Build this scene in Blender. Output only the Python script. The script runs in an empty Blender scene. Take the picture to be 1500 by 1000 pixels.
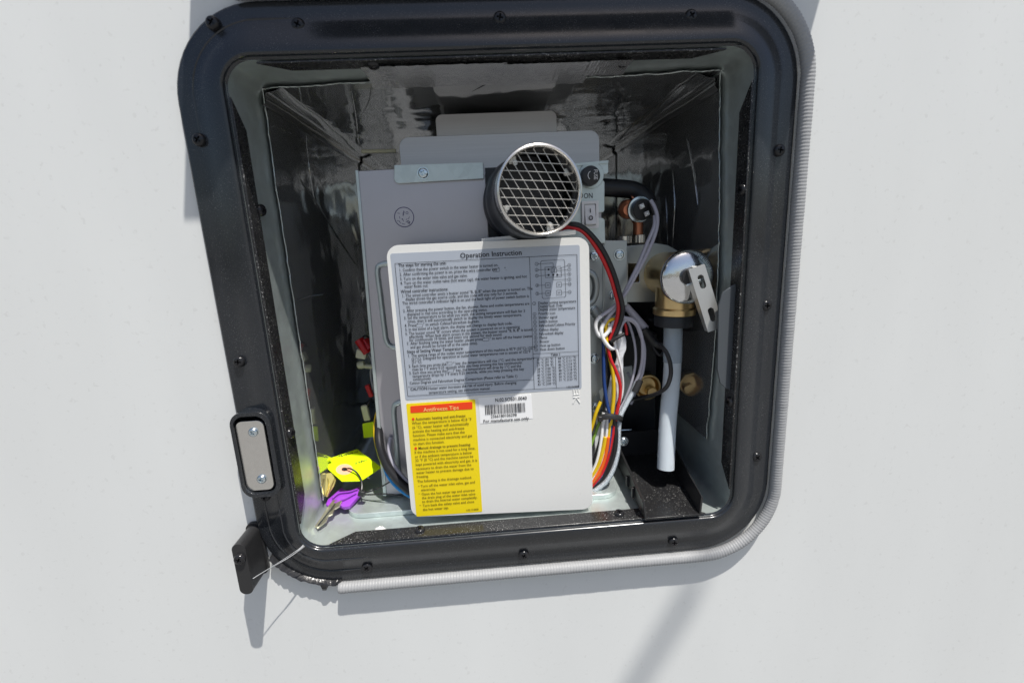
import bpy, bmesh, math, random
from math import sin, cos, pi, radians
from mathutils import Vector, Matrix
from mathutils.geometry import tessellate_polygon
random.seed(7)
scene = bpy.context.scene
C = scene.collection

# ------------------------------------------------------------------ camera, sky, sun, exposure
cam_d = bpy.data.cameras.new('camera'); cam = bpy.data.objects.new('camera', cam_d); C.objects.link(cam)
RT = Vector((0.99667599, -0.06515886, -0.04890078)); UP = Vector((0.06182788, 0.21411422, 0.97484994)); FW = Vector((0.05304976, 0.97463297, -0.21743114))
cam.matrix_world = Matrix(((RT.x, UP.x, -FW.x, -0.01705824), (RT.y, UP.y, -FW.y, -0.32485852), (RT.z, UP.z, -FW.z, 0.05334194), (0, 0, 0, 1)))
cam_d.sensor_width = 36.0; cam_d.lens = 16.56; cam_d.clip_start = 0.01; cam_d.clip_end = 500
cam_d.dof.use_dof = True; cam_d.dof.focus_distance = 0.345; cam_d.dof.aperture_fstop = 6.0
scene.camera = cam
SUN = Vector((0.62, -1.0, 2.75)).normalized()          # direction towards the sun
w = bpy.data.worlds.new('World'); scene.world = w; w.use_nodes = True
nt = w.node_tree; bg = nt.nodes['Background']
sky = nt.nodes.new('ShaderNodeTexSky'); sky.sky_type = 'NISHITA'; sky.sun_disc = False
sky.sun_elevation = math.asin(SUN.z); sky.sun_rotation = math.atan2(SUN.x, SUN.y)
sky.air_density = 1.0; sky.dust_density = 2.2
nt.links.new(sky.outputs[0], bg.inputs[0]); bg.inputs[1].default_value = 0.095
sl = bpy.data.lights.new('sun', 'SUN'); sl.energy = 5.0; sl.angle = radians(0.5); sl.color = (1.0, 0.965, 0.91)
so = bpy.data.objects.new('sun', sl); C.objects.link(so); so.rotation_euler = SUN.to_track_quat('Z', 'Y').to_euler(); so.location = (0.5, -1, 2.7)
vs = scene.view_settings; vs.view_transform = 'Standard'; vs.look = 'None'; vs.exposure = 0.05; vs.gamma = 1.0; vs.use_curve_mapping = False
scene.cycles.denoising_prefilter = 'NONE'; scene.cycles.max_bounces = 10; scene.cycles.glossy_bounces = 7; scene.cycles.diffuse_bounces = 5
scene.cycles.caustics_reflective = True; scene.cycles.blur_glossy = 0.6; scene.cycles.sample_clamp_indirect = 6.0

# ------------------------------------------------------------------ materials
def mat(name, col, rough=0.5, metal=0.0, var=0.0, vscale=200.0, rvar=0.0, bump=0.0, bscale=800.0, bdist=0.0003, dust=0.0, dscale=900.0,
        coat=0.0, trans=0.0, ior=1.45, sss=0.0, stretch=None, spec=0.5, spangle=0.0, dustcol=(0.6, 0.6, 0.58)):
    m = bpy.data.materials.new(name); m.use_nodes = True
    n = m.node_tree.nodes; L = m.node_tree.links; b = n['Principled BSDF']
    b.inputs['Base Color'].default_value = (*col, 1); b.inputs['Roughness'].default_value = rough; b.inputs['Metallic'].default_value = metal
    b.inputs['Coat Weight'].default_value = coat; b.inputs['Coat Roughness'].default_value = 0.08
    b.inputs['Transmission Weight'].default_value = trans; b.inputs['IOR'].default_value = ior; b.inputs['Specular IOR Level'].default_value = spec
    if sss: b.inputs['Subsurface Weight'].default_value = sss; b.inputs['Subsurface Radius'].default_value = (0.004, 0.004, 0.004)
    tc = n.new('ShaderNodeTexCoord'); vec = tc.outputs['Object']
    if stretch:
        mp = n.new('ShaderNodeMapping'); mp.inputs['Scale'].default_value = stretch; L.new(vec, mp.inputs[0]); vec = mp.outputs[0]
    colsock = None
    if var or rvar:
        no = n.new('ShaderNodeTexNoise'); no.inputs['Scale'].default_value = vscale; no.inputs['Detail'].default_value = 5; L.new(vec, no.inputs['Vector'])
        if var:
            mx = n.new('ShaderNodeMix'); mx.data_type = 'RGBA'; L.new(no.outputs['Fac'], mx.inputs[0])
            mx.inputs[6].default_value = (*[max(0, c*(1-var)) for c in col], 1); mx.inputs[7].default_value = (*[min(1, c*(1+var)) for c in col], 1)
            colsock = mx.outputs[2]
        if rvar:
            mr = n.new('ShaderNodeMapRange'); L.new(no.outputs['Fac'], mr.inputs[0]); mr.inputs[1].default_value = 0.3; mr.inputs[2].default_value = 0.7
            mr.inputs[3].default_value = max(0.02, rough-rvar); mr.inputs[4].default_value = rough+rvar; L.new(mr.outputs[0], b.inputs['Roughness'])
    if spangle:
        vo = n.new('ShaderNodeTexVoronoi'); vo.inputs['Scale'].default_value = 170; L.new(tc.outputs['Object'], vo.inputs['Vector'])
        mv = n.new('ShaderNodeMix'); mv.data_type = 'RGBA'; mv.blend_type = 'MULTIPLY'; mv.inputs[0].default_value = spangle
        if colsock: L.new(colsock, mv.inputs[6])
        else: mv.inputs[6].default_value = (*col, 1)
        bw = n.new('ShaderNodeRGBToBW'); L.new(vo.outputs['Color'], bw.inputs[0]); L.new(bw.outputs[0], mv.inputs[7]); colsock = mv.outputs[2]
    if dust:
        nd = n.new('ShaderNodeTexNoise'); nd.inputs['Scale'].default_value = dscale; nd.inputs['Detail'].default_value = 2; L.new(tc.outputs['Object'], nd.inputs['Vector'])
        ng = n.new('ShaderNodeTexNoise'); ng.inputs['Scale'].default_value = 45; ng.inputs['Detail'].default_value = 3; L.new(tc.outputs['Object'], ng.inputs['Vector'])
        r1 = n.new('ShaderNodeMapRange'); L.new(nd.outputs['Fac'], r1.inputs[0]); r1.inputs[1].default_value = 0.62; r1.inputs[2].default_value = 0.70
        r2 = n.new('ShaderNodeMapRange'); L.new(ng.outputs['Fac'], r2.inputs[0]); r2.inputs[1].default_value = 0.32; r2.inputs[2].default_value = 0.6; r2.inputs[4].default_value = dust
        mu = n.new('ShaderNodeMath'); mu.operation = 'MULTIPLY'; L.new(r1.outputs[0], mu.inputs[0]); L.new(r2.outputs[0], mu.inputs[1])
        md = n.new('ShaderNodeMix'); md.data_type = 'RGBA'; L.new(mu.outputs[0], md.inputs[0])
        if colsock: L.new(colsock, md.inputs[6])
        else: md.inputs[6].default_value = (*col, 1)
        md.inputs[7].default_value = (*dustcol, 1); colsock = md.outputs[2]
    if colsock: L.new(colsock, b.inputs['Base Color'])
    if bump:
        nb = n.new('ShaderNodeTexNoise'); nb.inputs['Scale'].default_value = bscale; nb.inputs['Detail'].default_value = 4; L.new(vec, nb.inputs['Vector'])
        bu = n.new('ShaderNodeBump'); bu.inputs['Strength'].default_value = bump; bu.inputs['Distance'].default_value = bdist
        L.new(nb.outputs['Fac'], bu.inputs['Height']); L.new(bu.outputs[0], b.inputs['Normal'])
    return m
MT = dict(
    wall=mat('wall_paint', (0.70, 0.712, 0.70), 0.33, var=0.07, vscale=6, rvar=0.08, stretch=(1.6, 1, 0.45), bump=0.12, bscale=22, bdist=0.0012, spec=0.4, dust=0.16, dscale=230, dustcol=(0.36, 0.35, 0.33)),
    black=mat('black_gloss_paint', (0.017, 0.0195, 0.0235), 0.20, rvar=0.04, vscale=60, bump=0.10, bscale=1100, bdist=0.0001, dust=0.14, dscale=1500, spec=0.8),
    blackdusty=mat('black_paint_dusty', (0.022, 0.022, 0.023), 0.27, rvar=0.08, vscale=120, bump=0.15, bscale=900, bdist=0.0001, dust=0.8, dscale=1100),
    galv=mat('galvanised_steel', (0.61, 0.68, 0.665), 0.36, 0.60, var=0.12, vscale=90, rvar=0.07, spangle=0.12, bump=0.05, bscale=300, bdist=0.0002, dust=0.25, dscale=500),
    plate=mat('zinc_plate', (0.50, 0.485, 0.515), 0.36, 0.66, var=0.06, vscale=40, rvar=0.05, bump=0.04, bscale=200, bdist=0.0002),
    brushed=mat('brushed_steel', (0.50, 0.495, 0.50), 0.36, 0.65, var=0.1, vscale=120, stretch=(0.15, 1, 8), bump=0.03, bscale=300),
    foil=mat('foil_film', (0.52, 0.53, 0.535), 0.085, 0.82, var=0.10, vscale=18, rvar=0.04, bump=0.06, bscale=70, bdist=0.0006),
    foiledge=mat('cut_foil_edge', (0.82, 0.83, 0.82), 0.25, 0.9, bump=0.4, bscale=500),
    foiltape=mat('foil_tape', (0.80, 0.80, 0.81), 0.26, 0.80, var=0.2, vscale=120, bump=0.5, bscale=260, bdist=0.0006),
    rope=mat('grey_sealant_rope', (0.33, 0.335, 0.34), 0.5, 0.0, var=0.12, vscale=700, bump=0.35, bscale=1500, bdist=0.0003),
    residue=mat('black_sealant', (0.022, 0.022, 0.023), 0.25, 0.0, bump=0.5, bscale=260, bdist=0.0012),
    white=mat('white_plastic', (0.74, 0.74, 0.715), 0.42, var=0.015, vscale=30, dust=0.12, dscale=420, dustcol=(0.45, 0.44, 0.43)),
    glabel=mat('grey_label_film', (0.43, 0.47, 0.535), 0.45, 0.15, var=0.04, vscale=60, bump=0.04, bscale=120),
    ylabel=mat('yellow_label_film', (0.86, 0.66, 0.004), 0.45),
    redp=mat('red_print', (0.85, 0.055, 0.006), 0.5), ink=mat('black_ink', (0.016, 0.016, 0.022), 0.6), yink=mat('ink_on_yellow', (0.13, 0.085, 0.006), 0.6),
    header=mat('pale_print', (0.95, 0.62, 0.22), 0.5), sticker=mat('sticker_paper', (0.87, 0.87, 0.865), 0.5),
    stamp=mat('violet_stamp_ink', (0.06, 0.05, 0.14), 0.6),
    steel=mat('stainless', (0.82, 0.80, 0.76), 0.22, 1.0, var=0.08, vscale=300), chrome=mat('chrome', (0.80, 0.81, 0.82), 0.15, 1.0, bump=0.22, bscale=420, bdist=0.0004),
    leversteel=mat('dull_steel', (0.56, 0.555, 0.53), 0.42, 0.75, var=0.06, vscale=200), side=mat('zinc_side', (0.40, 0.435, 0.435), 0.36, 0.65, var=0.08, vscale=60, rvar=0.05, bump=0.04, bscale=200, bdist=0.0002),
    wire=mat('mesh_wire', (0.82, 0.79, 0.74), 0.32, 0.75), zinc=mat('zinc_screw', (0.66, 0.74, 0.78), 0.22, 0.95, var=0.1, vscale=600),
    blackscrew=mat('black_screw', (0.022, 0.022, 0.024), 0.17, 0.2), recess=mat('screw_recess', (0.02, 0.02, 0.022), 0.5),
    brass=mat('brass', (0.78, 0.57, 0.28), 0.30, 1.0, var=0.15, vscale=150, bump=0.1, bscale=500, bdist=0.0003), copper=mat('copper', (0.62, 0.235, 0.13), 0.36, 0.85, var=0.2, vscale=120),
    rubber=mat('black_rubber', (0.022, 0.024, 0.028), 0.42, var=0.1, vscale=100), blackplastic=mat('black_plastic', (0.025, 0.025, 0.026), 0.36, bump=0.2, bscale=1200),
    trayp=mat('black_tray_plastic', (0.016, 0.016, 0.017), 0.33, bump=0.25, bscale=900, dust=0.38, dscale=1000), flap=mat('dark_grey_plate', (0.075, 0.085, 0.095), 0.38),
    switchw=mat('switch_plastic', (0.80, 0.785, 0.775), 0.4), greywire=mat('grey_wire', (0.42, 0.41, 0.47), 0.4), whitewire=mat('white_wire', (0.82, 0.82, 0.82), 0.4),
    redwire=mat('red_wire', (0.55, 0.015, 0.02), 0.35), orangewire=mat('orange_wire', (0.80, 0.13, 0.01), 0.4), yellowwire=mat('yellow_wire', (0.72, 0.48, 0.01), 0.4), bluewire=mat('blue_wire', (0.015, 0.05, 0.20), 0.4),
    bluewire2=mat('bright_blue_wire', (0.01, 0.25, 0.62), 0.35), blackwire=mat('black_wire', (0.018, 0.018, 0.02), 0.35), greencable=mat('green_wire', (0.2, 0.35, 0.05), 0.4),
    sleeve=mat('silvery_sleeve', (0.74, 0.75, 0.78), 0.4, 0.1, var=0.08, vscale=200, bump=0.6, bscale=260, bdist=0.0008), beige=mat('ivory_plastic', (0.68, 0.66, 0.50), 0.45),
    tube=mat('milky_tube', (0.87, 0.94, 0.99), 0.26, 0.0, trans=0.40, ior=1.22), clear=mat('clear_tube', (0.75, 0.82, 0.88), 0.16, trans=0.7, ior=1.25),
    filament=mat('clear_filament', (0.55, 0.56, 0.57), 0.15, trans=0.3), lime=mat('lime_card', (0.62, 0.83, 0.0), 0.5), salmon=mat('salmon_paper', (0.85, 0.42, 0.27), 0.6),
    purple=mat('purple_plastic', (0.30, 0.055, 0.52), 0.35), keybrass=mat('key_metal', (0.74, 0.69, 0.52), 0.28, 0.9), keygold=mat('brass_key_metal', (0.78, 0.66, 0.22), 0.3, 0.85), ground=mat('concrete', (0.20, 0.20, 0.195), 0.9, var=0.2, vscale=3),
    scuff=mat('white_paint_blob', (0.85, 0.83, 0.82), 0.5, bump=0.6, bscale=700), brownfilm=mat('brown_film', (0.22, 0.12, 0.08), 0.3, 0.5),
)

# ------------------------------------------------------------------ mesh helpers
ORG = {}
class MB:
    def __init__(s): s.v = []; s.f = []
    def add(s, vs, fs):
        o = len(s.v); s.v += [tuple(v) for v in vs]; s.f += [tuple(i+o for i in f) for f in fs]; return s
    def box(s, c, d, rot=None):
        vs = [Vector((sx*d[0]/2, sy*d[1]/2, sz*d[2]/2)) for sx in (-1, 1) for sy in (-1, 1) for sz in (-1, 1)]
        if rot is not None: vs = [rot @ v for v in vs]
        c = Vector(c)
        return s.add([v+c for v in vs], [(0, 1, 3, 2), (4, 6, 7, 5), (0, 4, 5, 1), (2, 3, 7, 6), (0, 2, 6, 4), (1, 5, 7, 3)])
    def prism(s, pts, y0, y1, holes=(), fn=None):
        """flat outline in x,z given thickness from y0 (front) to y1; fn maps (x, y, z) to a point"""
        fn = fn or (lambda x, y, z: (x, y, z))
        loops = [list(pts)]+[list(h) for h in holes]; flat = [p for l in loops for p in l]; n = len(flat)
        tris = tessellate_polygon([[Vector((p[0], p[1], 0)) for p in l] for l in loops])
        vs = [fn(p[0], y0, p[1]) for p in flat]+[fn(p[0], y1, p[1]) for p in flat]
        fs = []
        for t in tris:
            a, b_, c = [Vector((flat[i][0], flat[i][1], 0)) for i in t]
            t = t if (b_-a).cross(c-a).z > 0 else t[::-1]
            fs.append(tuple(t)); fs.append(tuple(i+n for i in t[::-1]))
        o = 0
        for l in loops:
            k = len(l); area = sum(l[i][0]*l[(i+1) % k][1]-l[(i+1) % k][0]*l[i][1] for i in range(k)); sg = 1 if l is loops[0] else -1
            for i in range(k):
                j = (i+1) % k; q = (o+i, o+i+n, o+j+n, o+j)
                fs.append(q if area*sg > 0 else q[::-1])
            o += k
        return s.add(vs, fs)
    def tube(s, pts, r, n=10, sub=6, closed=False, flat=1.0, caps=True, smooth=True):
        P = spline(pts, sub, closed) if smooth else [Vector(p) for p in pts]
        m = len(P); R = r if callable(r) else (lambda u: r)
        up = None; rings = []
        for i, p in enumerate(P):
            t = ((P[(i+1) % m]-P[i-1]) if closed else (P[min(i+1, m-1)]-P[max(i-1, 0)])).normalized()
            if up is None:
                up = Vector((0, 0, 1)) if abs(t.z) < 0.9 else Vector((0, -1, 0))
            up = (up-t*up.dot(t)).normalized(); sd = t.cross(up); rr = R(i/(m-1 if not closed else m))
            rings.append([p+up*(cos(2*pi*k/n)*rr*flat)+sd*(sin(2*pi*k/n)*rr) for k in range(n)])
        vs = [v for g in rings for v in g]; fs = []
        for i in range(m if closed else m-1):
            j = (i+1) % m
            for k in range(n): l = (k+1) % n; fs.append((i*n+k, i*n+l, j*n+l, j*n+k))
        if caps and not closed: fs.append(tuple(range(n-1, -1, -1))); fs.append(tuple((m-1)*n+k for k in range(n)))
        return s.add(vs, fs)
    def lathe(s, prof, c, axis, n=32):
        """profile [(radius, distance along axis)]"""
        a = Vector(axis).normalized(); u = a.orthogonal().normalized(); w_ = a.cross(u); c = Vector(c); vs = []; fs = []; m = len(prof)
        for (r, h) in prof:
            for k in range(n): vs.append(c+a*h+u*(cos(2*pi*k/n)*r)+w_*(sin(2*pi*k/n)*r))
        for i in range(m-1):
            for k in range(n): l = (k+1) % n; fs.append((i*n+k, i*n+l, (i+1)*n+l, (i+1)*n+k))
        if prof[0][0] > 1e-6: fs.append(tuple(range(n-1, -1, -1)))
        if prof[-1][0] > 1e-6: fs.append(tuple((m-1)*n+k for k in range(n)))
        return s.add(vs, fs)
    def grid(s, fn, nu, nv):
        vs = [fn(i/nu, j/nv) for i in range(nu+1) for j in range(nv+1)]
        return s.add(vs, [(i*(nv+1)+j, (i+1)*(nv+1)+j, (i+1)*(nv+1)+j+1, i*(nv+1)+j+1) for i in range(nu) for j in range(nv)])
    def mesh(s, name, m, org=(0, 0, 0), ang=35, fix=True):
        me = bpy.data.meshes.new(name); o = Vector(org); me.from_pydata([Vector(v)-o for v in s.v], [], s.f); me.materials.append(m)
        if fix:
            bm = bmesh.new(); bm.from_mesh(me); bmesh.ops.remove_doubles(bm, verts=bm.verts, dist=1e-7); bmesh.ops.recalc_face_normals(bm, faces=bm.faces); bm.to_mesh(me); bm.free()
        me.shade_smooth(); me.set_sharp_from_angle(angle=radians(ang)); return me
    def build(s, name, m, parent=None, bevel=0.0, ang=35, label=None, fix=True):
        m = MT[m] if isinstance(m, str) else m; org = ORG.get(parent, (0, 0, 0))
        ob = bpy.data.objects.new(name, s.mesh(name, m, org, ang, fix)); C.objects.link(ob)
        if parent: ob.parent = parent
        ORG[ob] = org
        if bevel:
            bv = ob.modifiers.new('edge', 'BEVEL'); bv.width = bevel; bv.segments = 2; bv.limit_method = 'ANGLE'; bv.angle_limit = radians(40)
        if label: ob['label'] = label
        return ob
def spline(pts, sub=6, closed=False):
    P = [Vector(p) for p in pts]; n = len(P); out = []
    for i in range(n if closed else n-1):
        g = lambda k: P[k % n] if closed else P[max(0, min(n-1, k))]
        a, b, c, d = g(i-1), g(i), g(i+1), g(i+2)
        for j in range(sub):
            t = j/sub; out.append(0.5*((2*b)+(c-a)*t+(2*a-5*b+4*c-d)*t*t+(3*b-a-3*c+d)*t**3))
    if not closed: out.append(P[-1])
    return out
def thing(name, label, cat, loc, group=None):
    o = bpy.data.objects.new(name, None); C.objects.link(o); o.location = loc; o.empty_display_size = 0.01
    o['label'] = label; o['category'] = cat; ORG[o] = tuple(loc)
    if group: o['group'] = group
    return o
def tag(o, label, cat, group=None):
    o['label'] = label; o['category'] = cat
    if group: o['group'] = group
    return o
def rrect(x0, x1, z0, z1, r, n=6):
    out = []
    for cx, cz, a0 in ((x1-r, z0+r, -90), (x1-r, z1-r, 0), (x0+r, z1-r, 90), (x0+r, z0+r, 180)):
        for k in range(n+1):
            a = radians(a0+90*k/n); out.append((cx+cos(a)*r, cz+sin(a)*r))
    return out
def place(name, me, parent, loc, axis, spin=0.0):
    """an object sharing a mesh modelled with its outside towards -y"""
    ob = bpy.data.objects.new(name, me); C.objects.link(ob); ob.parent = parent
    ob.location = Vector(loc)-Vector(ORG.get(parent, (0, 0, 0)))
    q = Vector((0, -1, 0)).rotation_difference(Vector(axis).normalized()); ob.rotation_mode = 'QUATERNION'
    from mathutils import Quaternion
    ob.rotation_quaternion = q @ Quaternion((0, 1, 0), spin); ORG[ob] = tuple(loc); return ob
def screw_mesh(name, m, r, h, dome=True, washer=0.0):
    b = MB(); n = 24; fl = 0.66*r; ft = -h
    prof = [(0.999*r, 0.0), (r, -0.15*h), (0.97*r, -0.45*h), (0.86*r, -0.78*h), (fl, ft)]
    for i in range(len(prof)-1):
        (r0, y0), (r1, y1) = prof[i], prof[i+1]; vs = []; fs = []
        for (rr, yy) in ((r0, y0), (r1, y1)): vs += [(cos(2*pi*k/n)*rr, yy, sin(2*pi*k/n)*rr) for k in range(n)]
        for k in range(n): l = (k+1) % n; fs.append((k, l, n+l, n+k))
        b.add(vs, fs)
    a, w_ = 0.50*r, 0.13*r
    cross = [(w_, -a), (w_, -w_), (a, -w_), (a, w_), (w_, w_), (w_, a), (-w_, a), (-w_, w_), (-a, w_), (-a, -w_), (-w_, -w_), (-w_, -a)]
    circ = [(cos(2*pi*k/n)*fl, sin(2*pi*k/n)*fl) for k in range(n)]; flat = circ+cross
    tris = tessellate_polygon([[Vector((p[0], p[1], 0)) for p in circ], [Vector((p[0], p[1], 0)) for p in cross]])
    b.add([(p[0], ft, p[1]) for p in flat], tris)
    b.add([(p[0], ft, p[1]) for p in cross]+[(p[0]*0.6, ft+h*0.75, p[1]*0.6) for p in cross], [(i, (i+1) % 12, 12+(i+1) % 12, 12+i) for i in range(12)]+[tuple(range(12, 24))])
    if washer: b.lathe([(r*washer, 0), (r*washer, 0.25*h), (0.5*r, 0.3*h)], (0, -0.3*h, 0), (0, 1, 0), 24)
    return b.mesh(name, MT[m], ang=50)
SCREW_B = screw_mesh('black_pan_screw', 'blackscrew', 0.0040, 0.0028)
SCREW_Z = screw_mesh('zinc_pan_screw', 'zinc', 0.0039, 0.0022, washer=1.12)
SCREW_T = screw_mesh('thin_screw', 'zinc', 0.0033, 0.0020)

# ------------------------------------------------------------------ setting
def structure(o): o['kind'] = 'structure'; return o
b = MB()   # camper wall skin with the cut-out for the frame
b.prism([(-1.6, -0.75), (1.6, -0.75), (1.6, 1.3), (-1.6, 1.3)], 0.0, 0.004, holes=[rrect(-0.170, 0.170, -0.171, 0.171, 0.02)])
structure(b.build('wall', 'wall'))
structure(MB().grid(lambda u, v: (-15+30*u, -28+29*v, -0.9), 4, 4).build('ground', 'ground'))

# ------------------------------------------------------------------ access frame
frame = thing('access_frame', 'black metal frame with rounded corners around the opening, screwed to the white wall', 'frame', (0, -0.004, -0.1965))
def ring_path(t, n=14):
    """rounded square at distance t outside the lip"""
    h = 0.1625+t; r = 0.018+t*1.15
    return rrect(-h, h, -h-0.0008-t*0.06, h+0.0008, r, n)
prof = [(-0.0017, -0.0097), (-0.0003, -0.0101), (0.0, -0.0108), (0.0003, -0.0120), (0.0011, -0.0127), (0.0022, -0.0127), (0.006, -0.0117), (0.010, -0.0102), (0.014, -0.0082), (0.018, -0.0062), (0.0215, -0.0050), (0.0255, -0.0046), (0.0300, -0.0047), (0.0312, -0.0040), (0.0315, 0.0)]
b = MB(); vs = []; npt = len(ring_path(0))
for (t, y) in prof: vs += [(x, y, z) for x, z in ring_path(t)]
b.add(vs, [(i*npt+k, i*npt+(k+1) % npt, (i+1)*npt+(k+1) % npt, (i+1)*npt+k) for i in range(len(prof)-1) for k in range(npt)])
b.build('flange', 'black', frame, ang=60)
# folded tabs with chamfered ends, one on each side of the opening
def tab(side):
    L0, L1, y0, y1 = 0.142, 0.126, -0.011, 0.0025
    fn = {'bottom': lambda x, y, z: (x, z, -0.1615+y), 'top': lambda x, y, z: (x, z, 0.1605-y),
          'left': lambda x, y, z: (-0.1605+y, z, x), 'right': lambda x, y, z: (0.1605-y, z, x)}[side]
    MB().prism([(-L0, y0), (L0, y0), (L1, y1), (-L1, y1)], 0.0, 0.0014, fn=fn).build('tab', 'blackdusty', frame, bevel=0.0004)
for sd in ('bottom', 'top', 'left', 'right'): tab(sd)
# ridges pressed into the frame round its left corners
for (sgn, t, dz) in ((-1, 0.0105, 0), (-1, 0.0225, 0), (1, 0.0215, 0)):
    h = 0.1625+t; r = 0.018+t*1.15; hz = h+0.0008+(t*0.06 if sgn < 0 else 0); yy = -0.0098 if t < 0.015 else -0.0046
    pts = [(-0.112, yy, sgn*hz)]
    pts += [(-h+r-cos(radians(90-a))*r*1.0, yy, sgn*(hz-r+sin(radians(90-a))*r)) for a in range(0, 91, 10)]
    pts += [(-h, yy, sgn*0.112)]
    MB().tube(pts, lambda u: 0.0009*min(1, 12*u+0.2, 12*(1-u)+0.2), n=8, sub=4).build('corner_ridge', 'black', frame)
for p in ((-0.1164, -0.005, 0.1808), (0.0027, -0.005, 0.1817), (0.1207, -0.005, 0.1802), (-0.1835, -0.005, -0.1203), (-0.1184, -0.005, -0.1858), (0.0011, -0.005, -0.1868), (0.1195, -0.005, -0.1867), (0.1823, -0.0048, -0.1195), (0.1817, -0.0048, -0.0032)):
    place('screw', SCREW_B, frame, p, (0, -1, 0), random.random()*1.5)
for p in ((-0.1845, -0.0052, 0.12), (-0.1845, -0.0052, -0.02), (0.183, -0.0052, 0.10), (-0.165, -0.0052, 0.183)):
    place('screw', SCREW_B, frame, p, (0, -1, 0), random.random()*1.5)
for p, ax in (((-0.0751, -0.0055, 0.1594), (0, -.2, -1)), ((0.081, 0.0041, 0.1594), (0, -.2, -1)), ((0.1594, -0.0068, 0.0761), (-1, -.2, 0)), ((0.1594, -0.0059, -0.0734), (-1, -.2, 0)),
              ((-0.1594, -0.0057, -0.0737), (1, -.2, 0)), ((-0.1594, 0.004, 0.0779), (1, -.2, 0)), ((-0.0765, -0.0033, -0.1604), (0, -.2, 1)), ((0.0767, -0.0034, -0.1604), (0, -.2, 1))):
    place('screw', SCREW_B, frame, p, ax, random.random()*1.5)
# latch pocket with stainless strike plate on the left
a0 = (-0.1632, -0.006, -0.05); a1 = (-0.1645, -0.006, -0.1089)
b = MB(); o_ = rrect(-0.1932, -0.1665, -0.116, -0.053, 0.009); i_ = rrect(-0.1912, -0.1695, -0.113, -0.056, 0.007)
b.prism(o_, -0.0158, -0.004, holes=[i_]).build('latch_rim', 'black', frame, bevel=0.0012)
lp = MB().prism(rrect(-0.1908, -0.1722, -0.1115, -0.0600, 0.0045), -0.0135, -0.0120).build('strike_plate', 'steel', frame, bevel=0.0003)
place('screw', SCREW_T, lp, (-0.1795, -0.0135, -0.1030), (0, -1, 0), 0.3)
place('screw', SCREW_T, lp, (-0.1795, -0.0135, -0.0680), (0, -1, 0), 0.9)

# ------------------------------------------------------------------ grey sealant rope and black residue, filament, stand-in for the door corner
def rope_path():
    h, zb, zt, r = 0.1985, -0.2010, 0.1985, 0.056
    pts = [(-0.1410, -0.0066, zb)]
    N = 90
    pts += [(-0.139+(h-r+0.139)*i/N, -0.0066, zb) for i in range(N)]
    pts += [(h-r+sin(radians(a))*r, -0.0066, zb+r-cos(radians(a))*r) for a in range(0, 90, 3)]
    pts += [(h, -0.0066, zb+r+(zt-zb-2*r)*i/60) for i in range(60)]
    pts += [(h-r+cos(radians(a))*r, -0.0066, zt-r+sin(radians(a))*r) for a in range(0, 90, 3)]
    pts += [(h-r-(h-r+0.152)*i/90, -0.0066, zt) for i in range(91)]
    P = [Vector(p) for p in pts]; out = [P[0]]; acc = 0; step = 0.00055
    for a_, b_ in zip(P, P[1:]):
        d = (b_-a_).length; t = step-acc
        while t <= d: out.append(a_.lerp(b_, t/d)); t += step
        acc = d-(t-step)
    return out
RP = rope_path(); nR = len(RP); rnd = [random.uniform(-1, 1) for _ in range(nR//7+3)]
def rope_r(u):
    i = u*(nR-1); j = int(i/7); k = i/7-j
    return 0.0043*(1+0.035*cos(2*pi*i*0.00055/0.0022)+0.022*(rnd[j]*(1-k)+rnd[j+1]*k))*min(1.0, 0.86+i/10, 0.7+(nR-1-i)/8)
rope = MB().tube(RP, rope_r, n=14, smooth=False).build('sealant_rope', 'rope', ang=80, fix=False)
tag(rope, 'grey ribbed sealant rope pressed along the outer edge of the black frame', 'sealant rope')
# jagged black sealant squeezed out at the lower left corner
pts = []
n = 44
for i in range(n+1):
    u = i/n; a = radians(200+82*u) if u < 0.8 else None
    if a is not None: x, z = -0.139-0.0015+0.055*cos(a)+0.0, -0.1425+0.055*sin(a)
    else: x, z = -0.139+0.055*cos(radians(265.6))+(u-0.8)*0.02, -0.1972
    if i < 6: continue
    pts.append((x, z))
low = [(x-0.0008+random.uniform(-.0008, .0008), z-0.0016-abs(random.gauss(0, .0009))*(1 if i > 10 else .5)-(0.0042 if i in (25, 26) else 0)-(0.0036 if i == 35 else 0)) for i, (x, z) in enumerate(pts)]
b = MB(); vs = []; k = len(pts)
for i in range(k):
    (x, z), (lx, lz) = pts[i], low[i]; mz = (z+lz)/2; j = random.uniform(-.0006, .0006)
    vs += [(x+.001, -.0015, z+.003), (x, -.0058+j, z+.0012), ((x+lx)/2, -.0074+j, mz), (lx, -.0056+j, lz), (lx, -.0030, lz-.0003), ((x+lx)/2, 0.0005, mz)]
b.add(vs, [(i*6+q, i*6+(q+1) % 6, i*6+6+(q+1) % 6, i*6+6+q) for i in range(k-1) for q in range(6)]+[tuple(range(6)), tuple((k-1)*6+q for q in range(5, -1, -1))])
tag(b.build('sealant_residue', 'residue', ang=70), 'jagged smear of black sealant squeezed out under the lower left frame corner', 'sealant')
f0 = Vector((-0.1606, -0.0145, -0.1599)); f1 = Vector((-0.1905, -0.026, -0.1715))
fil = MB().tube([f0, f0.lerp(f1, .3)+Vector((0, -.0006, -.0004)), f0.lerp(f1, .7), f1+(f1-f0)*0.02], 0.0003, n=8).tube([f0+Vector((.0003, 0, .0015)), f0.lerp(f1, .35)+Vector((0, -.0006, .0006)), f1], 0.0002, n=8)
fil.tube([f0+Vector((.002, .001, .002)), f0+Vector((-.001, -.0005, 0)), f0.lerp(f1, .12)], lambda u: 0.0009*(1-u)+0.0003, n=8)
tag(fil.build('filament', 'filament', ang=80), 'clear plastic filament stretched from the lower left frame corner', 'filament')
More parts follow.
